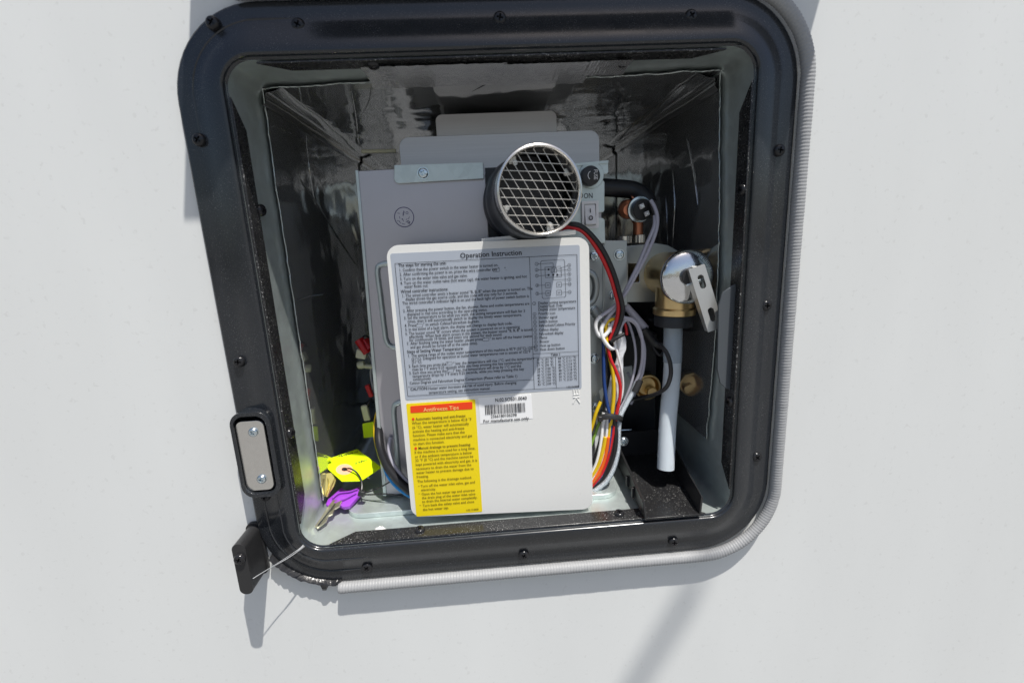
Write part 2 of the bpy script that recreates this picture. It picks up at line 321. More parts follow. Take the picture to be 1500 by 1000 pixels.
bp = thing('door_corner_block', 'small black rounded door stop at the far left, just below the black frame', 'stand-in block', (-0.211, 0, -0.175))  # block made up in place of the open door's rounded corner
c1 = Vector((-0.1865, -0.024, -0.1675))
cx, cz = c1.x-0.0125, c1.z+.002
MB().prism(rrect(cx-.0030, cx+.0062, cz-.019, cz+.021, .0042), -0.0255, -0.0030).build('block', 'blackplastic', bp, bevel=0.0018)
MB().prism(rrect(cx-.0040, cx+.0072, cz-.0205, cz+.0225, .005), -0.0032, -0.0002).build('base_plate', 'blackplastic', bp, bevel=0.0006)
place('screw', SCREW_B, bp, (cx+.0016, -0.0255, cz+.010), (0, -1, 0), .5)
# ------------------------------------------------------------------ shade board and shadow pole: both added out of view to cast shadows
vis = thing('shade_board', 'narrow black board added out of view above the opening to shade its upper part', 'shade board', (0.04, 0, 0.32))  # unseen board, placed to keep sun off the upper opening
MB().prism([(-0.150, -0.0897), (0.236, -0.0897), (0.236, -0.0004), (-0.150, -0.0004)], 0.320, 0.323, fn=lambda x, y, z: (x, z, y)).build('blade', 'black', vis)
MB().box((0.043, -0.0022, 0.3345), (0.386, 0.0036, 0.022)).build('mounting_strip', 'black', vis)
A = Vector((0.1444, 0, -0.2294))+SUN*2.9; B = Vector((0.0613, 0, -0.3848))+SUN*2.9
tag(MB().tube([A, A.lerp(B, .5), B, B+(B-A)*1.5], 0.0070, n=16).build('shadow_pole', 'white'), 'thin unseen pole added well in front of the wall to cast a soft shadow', 'pole')  # unseen pole, added for the soft shadow band on the wall

# ------------------------------------------------------------------ compartment box
box = thing('compartment_box', 'galvanised steel box with wrinkled dark foil lining behind the black frame', 'compartment', (0, 0.14, -0.163))
H = 0.1590; D0, D1 = -0.0105, 0.300
tun = rrect(-0.1615, 0.1615, -0.1630, 0.1615, 0.009, 5)
b = MB(); k = len(tun); ys = [D0, 0.05, 0.15, D1]
b.add([(x, y, z) for y in ys for x, z in tun], [(i*k+q, i*k+(q+1) % k, (i+1)*k+(q+1) % k, (i+1)*k+q) for i in range(3) for q in range(k)])
b.build('steel_shell', 'galv', box, fix=False)
MB().prism(rrect(-0.168, 0.168, -0.168, 0.168, 0.01), D1, D1+0.002).build('back_plate', 'galv', box)
MB().prism(rrect(-0.1400, 0.086, 0.0235, 0.285, 0.014), 0.0, 0.0042, fn=lambda x, y, z: (x, z, -0.1586-y+0.0)).build('raised_floor', 'galv', box, bevel=0.0022)
# foil sheets: each wall a wrinkled sheet with a ragged front edge
from mathutils import noise as NZ
def wr(p, a, sc, seed): return a*NZ.noise(Vector(p)*sc+Vector((seed, seed*1.7, 0)))
def foil_sheet(side, front, back, lo, hi, edge, amp, seed):
    def fn(u, v):
        s_ = lo+(hi-lo)*v; y = front(s_)+edge*NZ.noise(Vector((s_*90, seed, 0)))+0.5*edge*NZ.noise(Vector((s_*400, seed, 3)))
        y = y+(back-y)*u
        d = wr((y, s_, 0), amp, 22, seed)+wr((y, s_, 1), amp*.35, 80, seed)+amp*0.5*abs(NZ.noise(Vector((y*14+s_*30, s_*9-y*25, seed))))
        d = 0.0012+(d+amp*.5)*min(1, 0.15+u*4)*min(1, (1-u)*8+.1)*min(1, .2+v*8, .2+(1-v)*8)
        if side == 'left': return (-0.1605+d, y, s_)
        if side == 'right': return (0.1605-d, y, s_)
        if side == 'top': return (s_, y, 0.1605-d)
        if side == 'back': return (s_, back-.0005-d*2, -0.158+u*0.318)
    o = MB().grid(fn, 60, 90).build('foil_lining', 'foil', box, ang=180, fix=False)
    if side != 'back':
        def rim(v): return Vector(fn(0, v))
        pts = [rim(i/220) for i in range(221)]; off = {'left': Vector((1, 0, 0)), 'right': Vector((-1, 0, 0)), 'top': Vector((0, 0, -1))}[side]
        b = MB(); vs = []
        for i, p in enumerate(pts):
            wdt = 0.0003+0.0012*max(0, NZ.noise(Vector((i*.11, seed, 9)))+.1)
            vs += [p+off*0.0002, p+off*0.0009+Vector((0, -wdt*.3, 0)), p+off*0.0003+Vector((0, wdt, 0))]
        b.add(vs, [(i*3+q, i*3+3+q, i*3+3+(q+1) % 3, i*3+(q+1) % 3) for i in range(220) for q in range(3)])
        b.build('foil_cut_edge', 'foiledge', o, ang=30, fix=False)
    return o
foil_sheet('left', lambda s: 0.034+0.03*max(0, s-.1), 0.292, -0.150, 0.1590, 0.0016, 0.0007, 2.3)
foil_sheet('right', lambda s: 0.026-0.006*cos(s*15), 0.292, -0.118, 0.1585, 0.0016, 0.0008, 5.1)
foil_sheet('top', lambda s: 0.028+0.004*sin(s*30)+0.02*max(0, s-.06), 0.292, -0.1585, 0.1585, 0.0028, 0.0010, 8.7)
foil_sheet('back', lambda s: 0, 0.296, -0.158, 0.158, 0.0, 0.0004, 3.9)
# creased corner folds running back along the upper edges, and strips of tape over the front lip
for sx in (-1, 1):
    b = MB(); vs = []
    for i in range(41):
        u = i/40; y = 0.031+u*0.255; d = 0.0022+0.0005*NZ.noise(Vector((u*5, sx, 0))); e = 0.0055+0.0008*NZ.noise(Vector((u*4, sx, 4)))
        vs += [(sx*(0.1585-d*.1), y, 0.158-e*1.9), (sx*(0.1580-d), y, 0.156-e), (sx*(0.1575-d*.8), y, 0.1575-d*.9), (sx*(0.156-e*1.1), y, 0.1575-d*.5), (sx*(0.156-e*2.2), y, 0.1588)]
    b.add(vs, [(i*5+q, i*5+5+q, i*5+6+q, i*5+1+q) for i in range(40) for q in range(4)]); b.build('corner_fold', 'foil', box, ang=75, fix=False)
for pts, r_ in (([(-0.1588, 0.0843, 0.1068), (-0.1588, 0.1035, 0.0963), (-0.1588, 0.1376, 0.0779), (-0.1588, 0.1763, 0.0558), (-0.1588, 0.224, 0.0304)], .0008), ([(-0.1588, 0.0393, 0.0136), (-0.1588, 0.0701, 0.0135), (-0.1588, 0.102, 0.0114)], .0004), ([(-0.1588, 0.1136, 0.1498), (-0.1588, 0.1088, 0.1218), (-0.1588, 0.1122, 0.0885)], .0006),
                ([(0.1588, 0.1119, 0.1068), (0.1588, 0.1052, 0.0738), (0.1588, 0.106, 0.0376), (0.1588, 0.098, -0.0118)], .0006), ([(0.1588, 0.0846, 0.1272), (0.1588, 0.0693, 0.0982), (0.1588, 0.0584, 0.0707)], .0007), ([(0.1588, 0.1265, 0.0814), (0.1588, 0.1193, 0.0437), (0.1588, 0.1208, 0.0116)], .0005),
                ([(-0.102, 0.0469, 0.1588), (-0.1212, 0.1357, 0.1588), (-0.1557, 0.2849, 0.1588)], .0009), ([(-0.0846, 0.0333, 0.1588), (-0.0961, 0.0736, 0.1588), (-0.112, 0.1129, 0.1588)], .0006), ([(-0.0174, 0.0564, 0.1588), (-0.0027, 0.0344, 0.1588)], .0004)):
    MB().tube(pts, lambda u: r_*(.25+1.5*u*(1-u)*2), n=8, sub=8).build('foil_crease', 'foil', box, ang=80)
def tape(x0, x1, y0, y1, seed):
    b = MB(); b.grid(lambda u, v: (x0+(x1-x0)*u+.0015*NZ.noise(Vector((v*4, seed, 2)))*(1 if u in (0, 1) else 0), y0+(y1-y0)*v+(.002*NZ.noise(Vector((u*11, seed, 5))) if v == 1 else 0),
        0.1575+.0005*NZ.noise(Vector((u*30, v*9, seed)))-.0008*seed*.3-.0006*v), 50, 8)
    b.build('foil_tape', 'foiltape', box, ang=180, fix=False)
tape(-0.083, 0.006, -0.006, 0.034, 1.0); tape(0.004, 0.062, -0.004, 0.036, 2.0); tape(0.058, 0.085, -0.006, 0.020, 3.0)
b = MB()   # white blob of paint on the steel floor edge
blob = Vector((-0.1084, 0.0061, -0.1585))
b.grid(lambda u, v: (blob.x+(u-.5)*.011, blob.y+(v-.5)*.006, -0.1640+.0035*max(0, 1-((u-.5)**2+(v-.5)**2)*4.2)*(1+.5*NZ.noise(Vector((u*7, v*7, 1)))) ), 14, 10)
b.build('paint_blob', 'scuff', box, ang=180, fix=False)
# dark grey catch plate with its hinge pin on the right side
cp = MB().prism([(0.17, -0.004, 0.0153)[::2], (0.1646, -0.004, 0.0144)[::2], (0.1568, -0.004, 0.0122)[::2], (0.1502, -0.004, 0.0077)[::2], (0.1476, -0.004, -0.0008)[::2], (0.1488, -0.004, -0.0481)[::2], (0.1514, -0.004, -0.0587)[::2], (0.1568, -0.004, -0.0638)[::2], (0.1737, -0.004, -0.0692)[::2]], -0.0050, -0.0032)
cp = cp.build('catch_plate', 'flap', frame, bevel=0.0005)
pin = [Vector((0.1636, -0.007, 0.0121)), Vector((0.1646, -0.007, -0.023)), Vector((0.1656, -0.007, -0.065))]
MB().tube(pin, 0.0013, n=10).build('hinge_pin', 'flap', cp)
for t in (0.18, 0.45, 0.9): p = pin[0].lerp(pin[2], t); MB().tube([p+Vector((0, 0, .0012)), p-Vector((0, 0, .0012))], 0.0019, n=10, smooth=False).build('knuckle', 'flap', cp)

# ------------------------------------------------------------------ water heater
HY = 0.045
heater = thing('water_heater', 'water heater with white front panel, grey metal cover and round mesh exhaust', 'water heater', (0, 0.12, -0.158))
MB().prism([(-0.1125, -0.156), (-0.011, -0.156), (-0.011, 0.1065), (-0.1045, 0.1055)], HY, HY+0.0012).build('cover_plate', 'plate', heater, bevel=0.0004)
MB().prism([(-0.1130, -0.156), (-0.1100, -0.156), (-0.1030, 0.1060), (-0.1052, 0.1060)], HY-0.0012, HY+0.03).build('cover_rim', 'galv', heater, bevel=0.0004)
MB().prism([(-0.0766, 0.0425, 0.108)[::2], (-0.0116, 0.0425, 0.1073)[::2], (-0.0118, 0.0425, 0.0958)[::2], (-0.0745, 0.0425, 0.0951)[::2], (-0.0769, 0.0425, 0.0961)[::2], (-0.0777, 0.0425, 0.0981)[::2]], 0.0425, 0.0440).build('top_bracket', 'galv', heater, bevel=0.0004)
place('screw', SCREW_Z, heater, (-0.056, 0.0425, 0.1015), (0, -1, 0), .4)
def dsh(p): return (p[0], p[2])
MB().prism([dsh(p) for p in ((0.0538, 0.045, 0.1041), (0.0823, 0.045, 0.1054), (0.0826, 0.045, 0.0971), (0.0813, 0.045, 0.0957), (0.076, 0.045, 0.0954), (0.076, 0.045, 0.092), (0.0786, 0.045, 0.0914), (0.0796, 0.045, 0.0899), (0.0793, 0.045, 0.0694), (0.0784, 0.045, 0.0679), (0.0747, 0.045, 0.0678), (0.0747, 0.045, 0.064), (0.0784, 0.045, 0.0635), (0.0795, 0.045, 0.0622), (0.0799, 0.045, 0.0446), (0.0664, 0.045, 0.0443), (0.0018, 0.045, 0.0516), (0.0023, 0.045, 0.0618))], HY, HY+0.0015).build('switch_plate', 'galv', heater, bevel=0.0004)
MB().prism([dsh(p) for p in ((0.0536, 0.044, 0.104), (0.0821, 0.044, 0.1053), (0.0821, 0.044, 0.1034), (0.0535, 0.044, 0.1021))], HY-0.0012, HY+0.02).build('plate_lip', 'galv', heater)
MB().prism([dsh(p) for p in ((0.0019, 0.0485, 0.0506), (0.0814, 0.0485, 0.0466), (0.098, 0.0485, 0.0458), (0.0985, 0.0485, -0.0058), (0.0878, 0.0485, -0.008), (0.0822, 0.0485, -0.0155), (0.081, 0.0485, -0.0291), (0.0817, 0.0485, -0.107), (-0.0066, 0.0485, -0.1127))], 0.0480, 0.0495).build('side_plate', 'side', heater, bevel=0.0004)
MB().tube([(0.079, 0.0478, 0.0467), (0.0791, 0.0478, 0.0212), (0.0787, 0.0478, -0.0051), (0.0752, 0.0478, -0.0173)], 0.0009, n=8).build('pressed_edge', 'side', heater)
# beads pressed into the cover
for pts in ([(-0.08, 0.0446, 0.0383), (-0.093, 0.0446, 0.0374), (-0.0971, 0.0446, 0.033), (-0.097, 0.0446, 0.0152), (-0.0967, 0.0446, -0.0118), (-0.0962, 0.0446, -0.0217), (-0.093, 0.0446, -0.0269), (-0.0841, 0.0446, -0.0291)],
            [(-0.083, 0.0446, -0.0739), (-0.0924, 0.0446, -0.0744), (-0.0963, 0.0446, -0.08), (-0.097, 0.0446, -0.1039), (-0.0979, 0.0446, -0.1347), (-0.0964, 0.0446, -0.1539)]):
    MB().tube(pts, 0.0021, n=12, sub=8).build('pressed_bead', 'galv', heater)
MB().tube([(0.0613, 0.0478, 0.0243), (0.07, 0.0478, 0.0206), (0.0727, 0.0478, 0.0107), (0.0698, 0.0478, -0.0002), (0.0608, 0.0478, -0.0041)], 0.0030, n=12, sub=8).build('pressed_bead', 'side', heater)
MB().tube([(0.0697, 0.0478, -0.0068), (0.0786, 0.0478, -0.0175), (0.0876, 0.0478, -0.0169), (0.0921, 0.0478, -0.0138)], 0.0042, n=12, sub=8).build('pressed_bead', 'side', heater)
for p in ((0.0713, 0.048, 0.035), (0.0916, 0.048, 0.035), (0.0872, 0.048, 0.0032), (0.0708, 0.048, -0.0092), (0.071, 0.048, -0.0486), (0.0711, 0.048, -0.0912), (0.0989, 0.06, -0.1299)):
    place('screw', SCREW_Z, heater, p, (0, -1, 0), random.random()*1.5)
MB().prism([(-0.1040, -0.158), (0.082, -0.158), (0.078, 0.100), (-0.0980, 0.100)], 0.0505, 0.230).build('cabinet', 'plate', heater, bevel=0.001)
x0, x1 = (-0.0751, 0.066, 0.1335)[0], (0.081, 0.066, 0.1294)[0]
MB().prism(rrect(x0, x1, 0.02, (0.0017, 0.066, 0.1313)[2], 0.0075), 0.066, 0.20).build('burner_housing', 'brushed', heater, bevel=0.0015)
x0, x1 = (-0.0474, 0.088, 0.1534)[0], (0.0511, 0.088, 0.1511)[0]
MB().prism(rrect(x0, x1, 0.05, (0.0014, 0.088, 0.1517)[2], 0.005), 0.088, 0.18).build('flue_box', 'brushed', heater, bevel=0.0015)
MB().tube([(-0.1157, 0.12, 0.1319), (-0.0862, 0.12, 0.1313)], 0.0016, n=8, smooth=False).build('pipe_stub', 'beige', heater)
# violet stamp on the cover
c = Vector((-0.0732, 0.0447, 0.0713)); b = MB()
def ring2(b, c, r0, r1, y, n=40, a0=0, a1=360):
    vs = []; fs = []
    for i in range(n+1):
        a = radians(a0+(a1-a0)*i/n); vs += [(c.x+cos(a)*r0, y, c.z+sin(a)*r0), (c.x+cos(a)*r1, y, c.z+sin(a)*r1)]
    for i in range(n): fs.append((2*i, 2*i+1, 2*i+3, 2*i+2))
    b.add(vs, fs)
ring2(b, c, .00685, .0074, HY-0.00016)
rs = random.Random(3)
for q in range(15):
    a = rs.uniform(0, 6.28); d = rs.uniform(.002, .0055); p = Vector((c.x+cos(a)*d, 0, c.z+sin(a)*d)); l = rs.uniform(.0006, .0014); th = rs.uniform(0, 3.14)
    dx, dz = cos(th)*l, sin(th)*l; nx, nz = -sin(th)*.00016, cos(th)*.00016
    b.add([(p.x-dx-nx, HY-.00016, p.z-dz-nz), (p.x+dx-nx, HY-.00016, p.z+dz-nz), (p.x+dx+nx, HY-.00016, p.z+dz+nz), (p.x-dx+nx, HY-.00016, p.z-dz+nz)], [(0, 1, 2, 3)])
ring2(b, Vector((c.x+.0024, 0, c.z+.0030)), .0007, .0010, HY-.00016, 14); ring2(b, Vector((c.x+.0028, 0, c.z-.0036)), .0006, .0009, HY-.00016, 14)
b.build('inspection_stamp', 'stamp', heater, fix=False)

# exhaust outlet with wire mesh
yaw = radians(9); AX = Vector((sin(yaw), -cos(yaw), 0)); UX = Vector((cos(yaw), sin(yaw), 0)); UZ = Vector((0, 0, 1))
EC = Vector((0.0196, -0.037, 0.0789)); R0 = 0.0262
ex = MB(); prof = [(R0*.96, -.011), (R0*.96, -.004), (R0*.985, -.0018), (R0*1.0, -.0006), (R0*.99, .0006), (R0*.955, .0010), (R0*.925, .0004), (R0*.915, -.001), (R0*.915, -.011)]
ex.lathe([(r, h) for r, h in prof], EC, AX, 64)
ex.f = [f for f in ex.f if len(f) == 4]
ex = ex.build('exhaust_outlet', 'steel', heater, ang=50)
RC0 = Vector((0.0182, -0.0250, 0.0780)); rub = MB(); rub.lathe([(R0*.90, -.0030), (R0*.985, -.0022), (R0*1.005, .003), (R0*1.01, .030), (R0*1.08, .034), (R0*1.12, .040), (R0*1.12, .048), (R0*1.16, .050), (R0*1.16, .0715)], RC0, (-.02, 1, 0), 56)
rub.f = [f for f in rub.f if len(f) == 4]; rub.build('rubber_collar', 'rubber', heater, ang=40)
MB().prism([(-0.0105, 0.035), (0.058, 0.035), (0.058, 0.104), (-0.0105, 0.104)], 0.0465, 0.048).build('rubber_backing', 'rubber', heater)
MB().lathe([(0.0, -.0295), (R0*.914, -.0295), (R0*.914, -.0300)], EC, AX, 48).build('outlet_core', 'recess', ex)
rm = R0*.935
def mesh_wire(p, d, off):
    t = sqrt_(rm*rm-(p[0]*p[0]+p[1]*p[1])); a = EC+AX*off+UX*(p[0]-d[0]*t)+UZ*(p[1]-d[1]*t); c_ = EC+AX*off+UX*(p[0]+d[0]*t)+UZ*(p[1]+d[1]*t)
    mid = (a+c_)/2+AX*0.0006
    MB().tube([a, mid, c_], 0.00022, n=6, sub=5).build('mesh_wire', 'wire', ex)
def sqrt_(v): return math.sqrt(max(v, 0))
for (ang, sp, n_, off, o0) in ((-3.5, 0.00505, 5, -.0050, .0008), (-60.0, 0.00490, 6, -.0056, .0008)):
    d = (cos(radians(ang)), sin(radians(ang))); nn = (-d[1], d[0])
    for i in range(-n_, n_+1):
        s_ = i*sp+o0
        if abs(s_) < rm*.96: mesh_wire((nn[0]*s_, nn[1]*s_), d, off)
for a in (128, 28, 205, 290):
    u = Vector((cos(radians(a)), 0, sin(radians(a)))); q = EC+AX*-.0060+UX*(u.x*R0*.80)+UZ*(u.z*R0*.80)
    MB().lathe([(0.0, .0002), (.0015, .0001), (.0017, -.0006), (.0017, -.0010)], q, AX, 14).box(EC+AX*-.0078+UX*(u.x*R0*.87)+UZ*(u.z*R0*.87), (.004, .0012, .004)).build('mesh_clip', 'leversteel', ex)

# fuse cap and rocker switch
fc = Vector((0.0671, 0.036, 0.0942)); fu = MB().lathe([(.0, -.0002), (.0050, 0), (.0066, .0004), (.0071, .0014), (.0072, .009)], fc, (0, 1, 0), 36).build('fuse_cap', 'blackplastic', heater)
fcb = Vector((0.0691, 0.0445, 0.0952)); MB().lathe([(.0094, -.0006), (.0098, .0), (.0098, .0008)], fcb, (0, 1, 0), 36).build('fuse_base', 'galv', heater)
sw = (0.0612, 0.043, 0.0766); s2 = (0.0741, 0.043, 0.0563)
b = MB().prism(rrect(sw[0], s2[0], s2[2], sw[2], .0008), 0.0425, 0.0455, holes=[rrect(sw[0]+.0018, s2[0]-.0020, s2[2]+.0022, sw[2]-.0022, .0006)]).build('switch_bezel', 'switchw', heater, bevel=0.0003)
xa, xb, zt, zb = sw[0]+.0022, s2[0]-.0024, sw[2]-.0026, s2[2]+.0026
rk = MB(); pr_ = [(zt, .0432), ((zt*.62+zb*.38), .0424), ((zt*.4+zb*.6), .0418), (zb+.0009, .0398), (zb, .0404), (zb, .0455), (zt, .0455)]
rk.add([(x, y, z) for x in (xa, xb) for z, y in pr_], [tuple(range(7)), tuple(range(13, 6, -1))]+[(i, (i+1) % 7, 7+(i+1) % 7, 7+i) for i in range(7)])
rk = rk.build('rocker', 'switchw', heater, bevel=0.0004, ang=25)

# ------------------------------------------------------------------ white front panel with its labels
PY = 0.006
PXY = [(-0.0815, 0.0513), (0.0580, 0.0503), (0.0583, -0.1600), (-0.0833, -0.1543)]
def pquad(pts, r, n=8):
    """rounded quadrilateral"""
    out = []; k = len(pts)
    for i in range(k):
        p = Vector(pts[i]); a = (Vector(pts[i-1])-p).normalized(); c_ = (Vector(pts[(i+1) % k])-p).normalized()
        half = a.angle(c_)/2; t = r/math.tan(half); ctr = p+(a+c_).normalized()*(r/sin(half)); s0 = p+a*t-ctr; s1 = p+c_*t-ctr
        for j in range(n+1):
            v = s0.lerp(s1, j/n).normalized()*r; out.append((ctr.x+v.x, ctr.y+v.y))
    return out[::-1]
panel = MB().prism(pquad(PXY, .0085), PY, PY+0.0135).build('front_panel', 'white', heater, bevel=0.0016)
MB().prism([(-0.0165, 0.0500), (0.0495, 0.0525), (0.0495, 0.0555), (-0.0165, 0.0530)], PY+0.0030, PY+0.018).build('top_rail', 'white', panel, bevel=0.0004)
MB().prism([(-0.070, -0.145), (0.045, -0.145), (0.045, 0.042), (-0.070, 0.042)], PY+0.0137, 0.0470).build('panel_core', 'rubber', heater)
def lab(name, quad, m, r, y): return MB().prism(pquad(quad, r), y, y+0.00018).build(name, m, panel)
def P2(*a): return list(zip(a[0::2], a[1::2]))
GL = P2(-0.0791, 0.0459, 0.0514, 0.0453, 0.051, -0.0596, -0.0789, -0.0593)
lab('operation_label', GL, 'glabel', .0016, PY-.00020)
YL = P2(-0.0787, -0.0620, -0.0283, -0.0622, -0.0288, -0.1544, -0.0797, -0.1540)
lab('antifreeze_label', YL, 'ylabel', .0010, PY-.00020)
lab('antifreeze_header', P2(-0.0759, -0.0640, -0.0305, -0.0639, -0.0308, -0.0695, -0.0762, -0.0693), 'redp', .0008, PY-.00040)
lab('barcode_sticker', P2(-0.026, -0.0613, 0.0132, -0.0612, 0.0137, -0.0803, -0.0258, -0.0814), 'sticker', .0004, PY-.00020)
TY = PY-0.00052
class Print:
    """flat print on the panel: text lines and ruled strokes gathered into one sheet of ink"""
    def __init__(s): s.lines = []; s.b = MB()
    def t(s, x, z, txt, size, bold=False, sx=0.93, align='L', rot=None): s.lines.append((x, z, txt, size, bold, sx, align, rot))
    def stroke(s, p, q, w_=.00022, y=None):
        p, q = Vector(p), Vector(q); d = (q-p).normalized(); n_ = Vector((-d.y, d.x))*w_/2; y = TY if y is None else y
        s.b.add([(v.x, y, v.y) for v in (p-n_, q-n_, q+n_, p+n_)], [(0, 1, 2, 3)])
    def rect(s, pts, w_=.00022):
        for i in range(len(pts)): s.stroke(pts[i], pts[(i+1) % len(pts)], w_)
    def circ(s, x, z, r, w_=.0002): ring2(s.b, Vector((x, 0, z)), r-w_/2, r+w_/2, TY, 16)
    def build(s, name, m, parent, y=None, fn=None):
        y = TY if y is None else y; tmp = []
        for (x, z, txt, size, bold, sx, align, rot) in s.lines:
            cu = bpy.data.curves.new('tmp', 'FONT'); cu.body = txt; cu.size = 1.0; cu.resolution_u = 2; cu.offset = 0.011 if bold else 0.004; cu.fill_mode = 'FRONT'
            o = bpy.data.objects.new('tmp', cu); C.objects.link(o); tmp.append(o)
        bpy.context.view_layer.update(); dg = bpy.context.evaluated_depsgraph_get()
        for o, (x, z, txt, size, bold, sx, align, rot) in zip(tmp, s.lines):
            ev = o.evaluated_get(dg); me = ev.to_mesh(); wd = max((v.co.x for v in me.vertices), default=0)
            ox = 0 if align == 'L' else (-wd/2 if align == 'C' else -wd); ca, sa = (cos(rot), sin(rot)) if rot else (1, 0)
            vs = []
            for v in me.vertices:
                lx, lz = (v.co.x+ox)*size*sx, v.co.y*size; vs.append((x+lx*ca-lz*sa, y, z+lx*sa+lz*ca))
            s.b.add(vs, [tuple(p.vertices) for p in me.polygons]); ev.to_mesh_clear()
        for o in tmp: cu = o.data; bpy.data.objects.remove(o); bpy.data.curves.remove(cu)
        if fn: s.b.v = [fn(*v) for v in s.b.v]
        return s.b.build(name, m, parent, fix=False)
pr = Print(); S = 0.00292
pr.t(-0.0319, 0.0405, 'Operation Instruction', .0049, True, .98)
OP = [(-0.0744, 0.0367, 'The steps for starting the unit:', 1), (-0.0742, 0.0335, '1. Confirm that the power switch in the water heater is turned on.', 0), (-0.0741, 0.0306, '2. After confirming the power is on, press the wire controller key "     ".', 0),
 (-0.0742, 0.0275, '3. Turn on the water inlet valve and gas valve.', 0), (-0.0742, 0.0246, '4. Turn on the water outlet valve (hot water tap), the water heater is igniting, and hot', 0), (-0.0717, 0.0221, 'water flows out.', 0),
 (-0.0744, 0.0188, 'Wired controller instructions:', 1), (-0.074, 0.0159, '1. The wired controller emits a buzzer sound "B, B, B" when the power is turned on. The', 0), (-0.0718, 0.0134, 'display shows the gas source code, and this code will stay only for 3 seconds.', 0),
 (-0.0742, 0.0107, "The wired controller's indicator light is on and the back light of power switch button is", 0), (-0.0718, 0.0081, 'on.', 0), (-0.0742, 0.0054, '2. After pressing the power button, the fan, shower, flame and outlet temperatures are', 0),
 (-0.0717, 0.0028, 'displayed in real time according to the operating status.', 0), (-0.0741, 0.0003, '3. Set the temperature to be what you want, the setting temperature will flash for 3', 0), (-0.0718, -0.0023, 'times, then it will automatically switch to display the timely water temperature.', 0),
 (-0.0741, -0.0051, '4. Press "     " to switch Celsius/Fahrenheit degrees.', 0), (-0.0741, -0.0080, '5. In the event of a fault alarm, the display will change to display fault code.', 0), (-0.0742, -0.0109, '6. The buzzer sound "B" occurs when the system is powered on or is operating', 0),
 (-0.0718, -0.0134, 'effectively. When fault alarm occurs in the system, the buzzer sound "B, B, B" is issued', 0), (-0.0718, -0.0157, 'for continuously 10 times, and every one second for each sound.', 0), (-0.0739, -0.0182, '7. After finishing using the water heater, please press "     " to turn off the heater (water', 0),
 (-0.0716, -0.0209, 'and gas should be turned off at the same time).', 0), (-0.0743, -0.0241, 'Steps of Setting Water Temperature:', 1), (-0.0741, -0.0270, '1. The setting range of the outlet water temperature of this machine is 95°F (35°C)-122°F', 0),
 (-0.0717, -0.0296, '(51°C). Designed for operation at outlet water temperatures not in excess of 122°F', 0), (-0.0717, -0.0319, '(51°C).', 0), (-0.0742, -0.0348, '2. Each time you press the "     " key, the temperature will rise 1°C, and the temperature', 0),
 (-0.0719, -0.0373, 'rises by 1°F every 0.25 seconds while you keep pressing this key continuously.', 0), (-0.0743, -0.0399, '3. Each time you press the "     " key, the temperature will drop by 1°C and the', 0), (-0.0721, -0.0424, 'temperature drops by 1°F every 0.25 seconds, while you keep pressing this key', 0),
 (-0.0721, -0.0447, 'continuously.', 0), (-0.0747, -0.0474, 'Celsius Degree and Fahrenheit Degree Comparison (Please refer to Table 1)', 0), (-0.0746, -0.0521, 'CAUTION:', 1), (-0.0617, -0.0523, 'Hotter water increases the risk of scald injury. Before changing', 0), (-0.0616, -0.0554, 'temperature setting, see instruction manual.', 0)]
for row in OP: pr.t(row[0], row[1], row[2], S*(1.06 if row[3] else 1), bool(row[3]), .86)
for x, z in ((-0.0075, 0.0310), (-0.0638, -0.0047), (-0.0178, -0.0177), (-0.0452, -0.0335), (-0.0446, -0.0389)): pr.rect([(x-.0020, z-.0011), (x+.0020, z-.0011), (x+.0024, z), (x+.0020, z+.0011), (x-.0020, z+.0011), (x-.0024, z)], .00018)
fr = P2(-0.0765, 0.0391, 0.0493, 0.0387, 0.049, -0.0579, -0.0769, -0.0561)
pr.rect(fr, .00028)
pr.stroke((0.016, 0.0385), (0.0156, -0.0576), .00026); pr.stroke((-0.0761, -0.0491), (0.0156, -0.0500), .00024)
# controller diagram
pr.b.add(*(lambda o: ([(x, TY, z) for x, z in o]+[(x+(.0002 if x < (0.0285) else -.0002), TY, z+(.0002 if z < 0.028 else -.0002)) for x, z in o], [(i, (i+1) % len(o), len(o)+(i+1) % len(o), len(o)+i) for i in range(len(o))]))(pquad(P2(0.0235, 0.0357, 0.0406, 0.0360, 0.0409, 0.0094, 0.0238, 0.0091), .0014)))
pr.rect(P2(0.0265, 0.0311, 0.0378, 0.0312, 0.0381, 0.0240, 0.0267, 0.0239), .00022)
LC = [(0.0208, 0.0337), (0.0207, 0.0296), (0.0207, 0.0255), (0.0206, 0.0188), (0.0205, 0.0130) ]
RC = [(0.0437, 0.0317), (0.0437, 0.0287), (0.0437, 0.0255), (0.0436, 0.0218), (0.0437, 0.0185), (0.0436, 0.0129)]
for i, (x, z) in enumerate(LC): pr.circ(x, z, .00112); pr.t(x, z-.0007, str(i+1), .0020, False, .9, 'C')
for i, (x, z) in enumerate(RC): pr.circ(x, z, .00112); pr.t(x, z-.0007, str(i+6), .0018, False, .8, 'C')
for p, q in (((0.022, 0.0337), (0.0323, 0.0337)), ((0.0323, 0.0337), (0.0325, 0.0301)), ((0.0219, 0.0295), (0.0288, 0.0295)), ((0.0217, 0.0254), (0.0287, 0.0255)), ((0.0217, 0.0187), (0.0265, 0.0187)), ((0.0216, 0.0129), (0.0264, 0.0129)),
             ((0.0426, 0.0316), (0.0351, 0.0290)), ((0.0425, 0.0287), (0.0351, 0.0280)), ((0.0426, 0.0255), (0.035, 0.0254)), ((0.0425, 0.0219), (0.032, 0.0220)), ((0.032, 0.0220), (0.0321, 0.0251)), ((0.0426, 0.0186), (0.038, 0.0185)), ((0.0425, 0.0129), (0.0378, 0.0129))): pr.stroke(p, q, .0002)
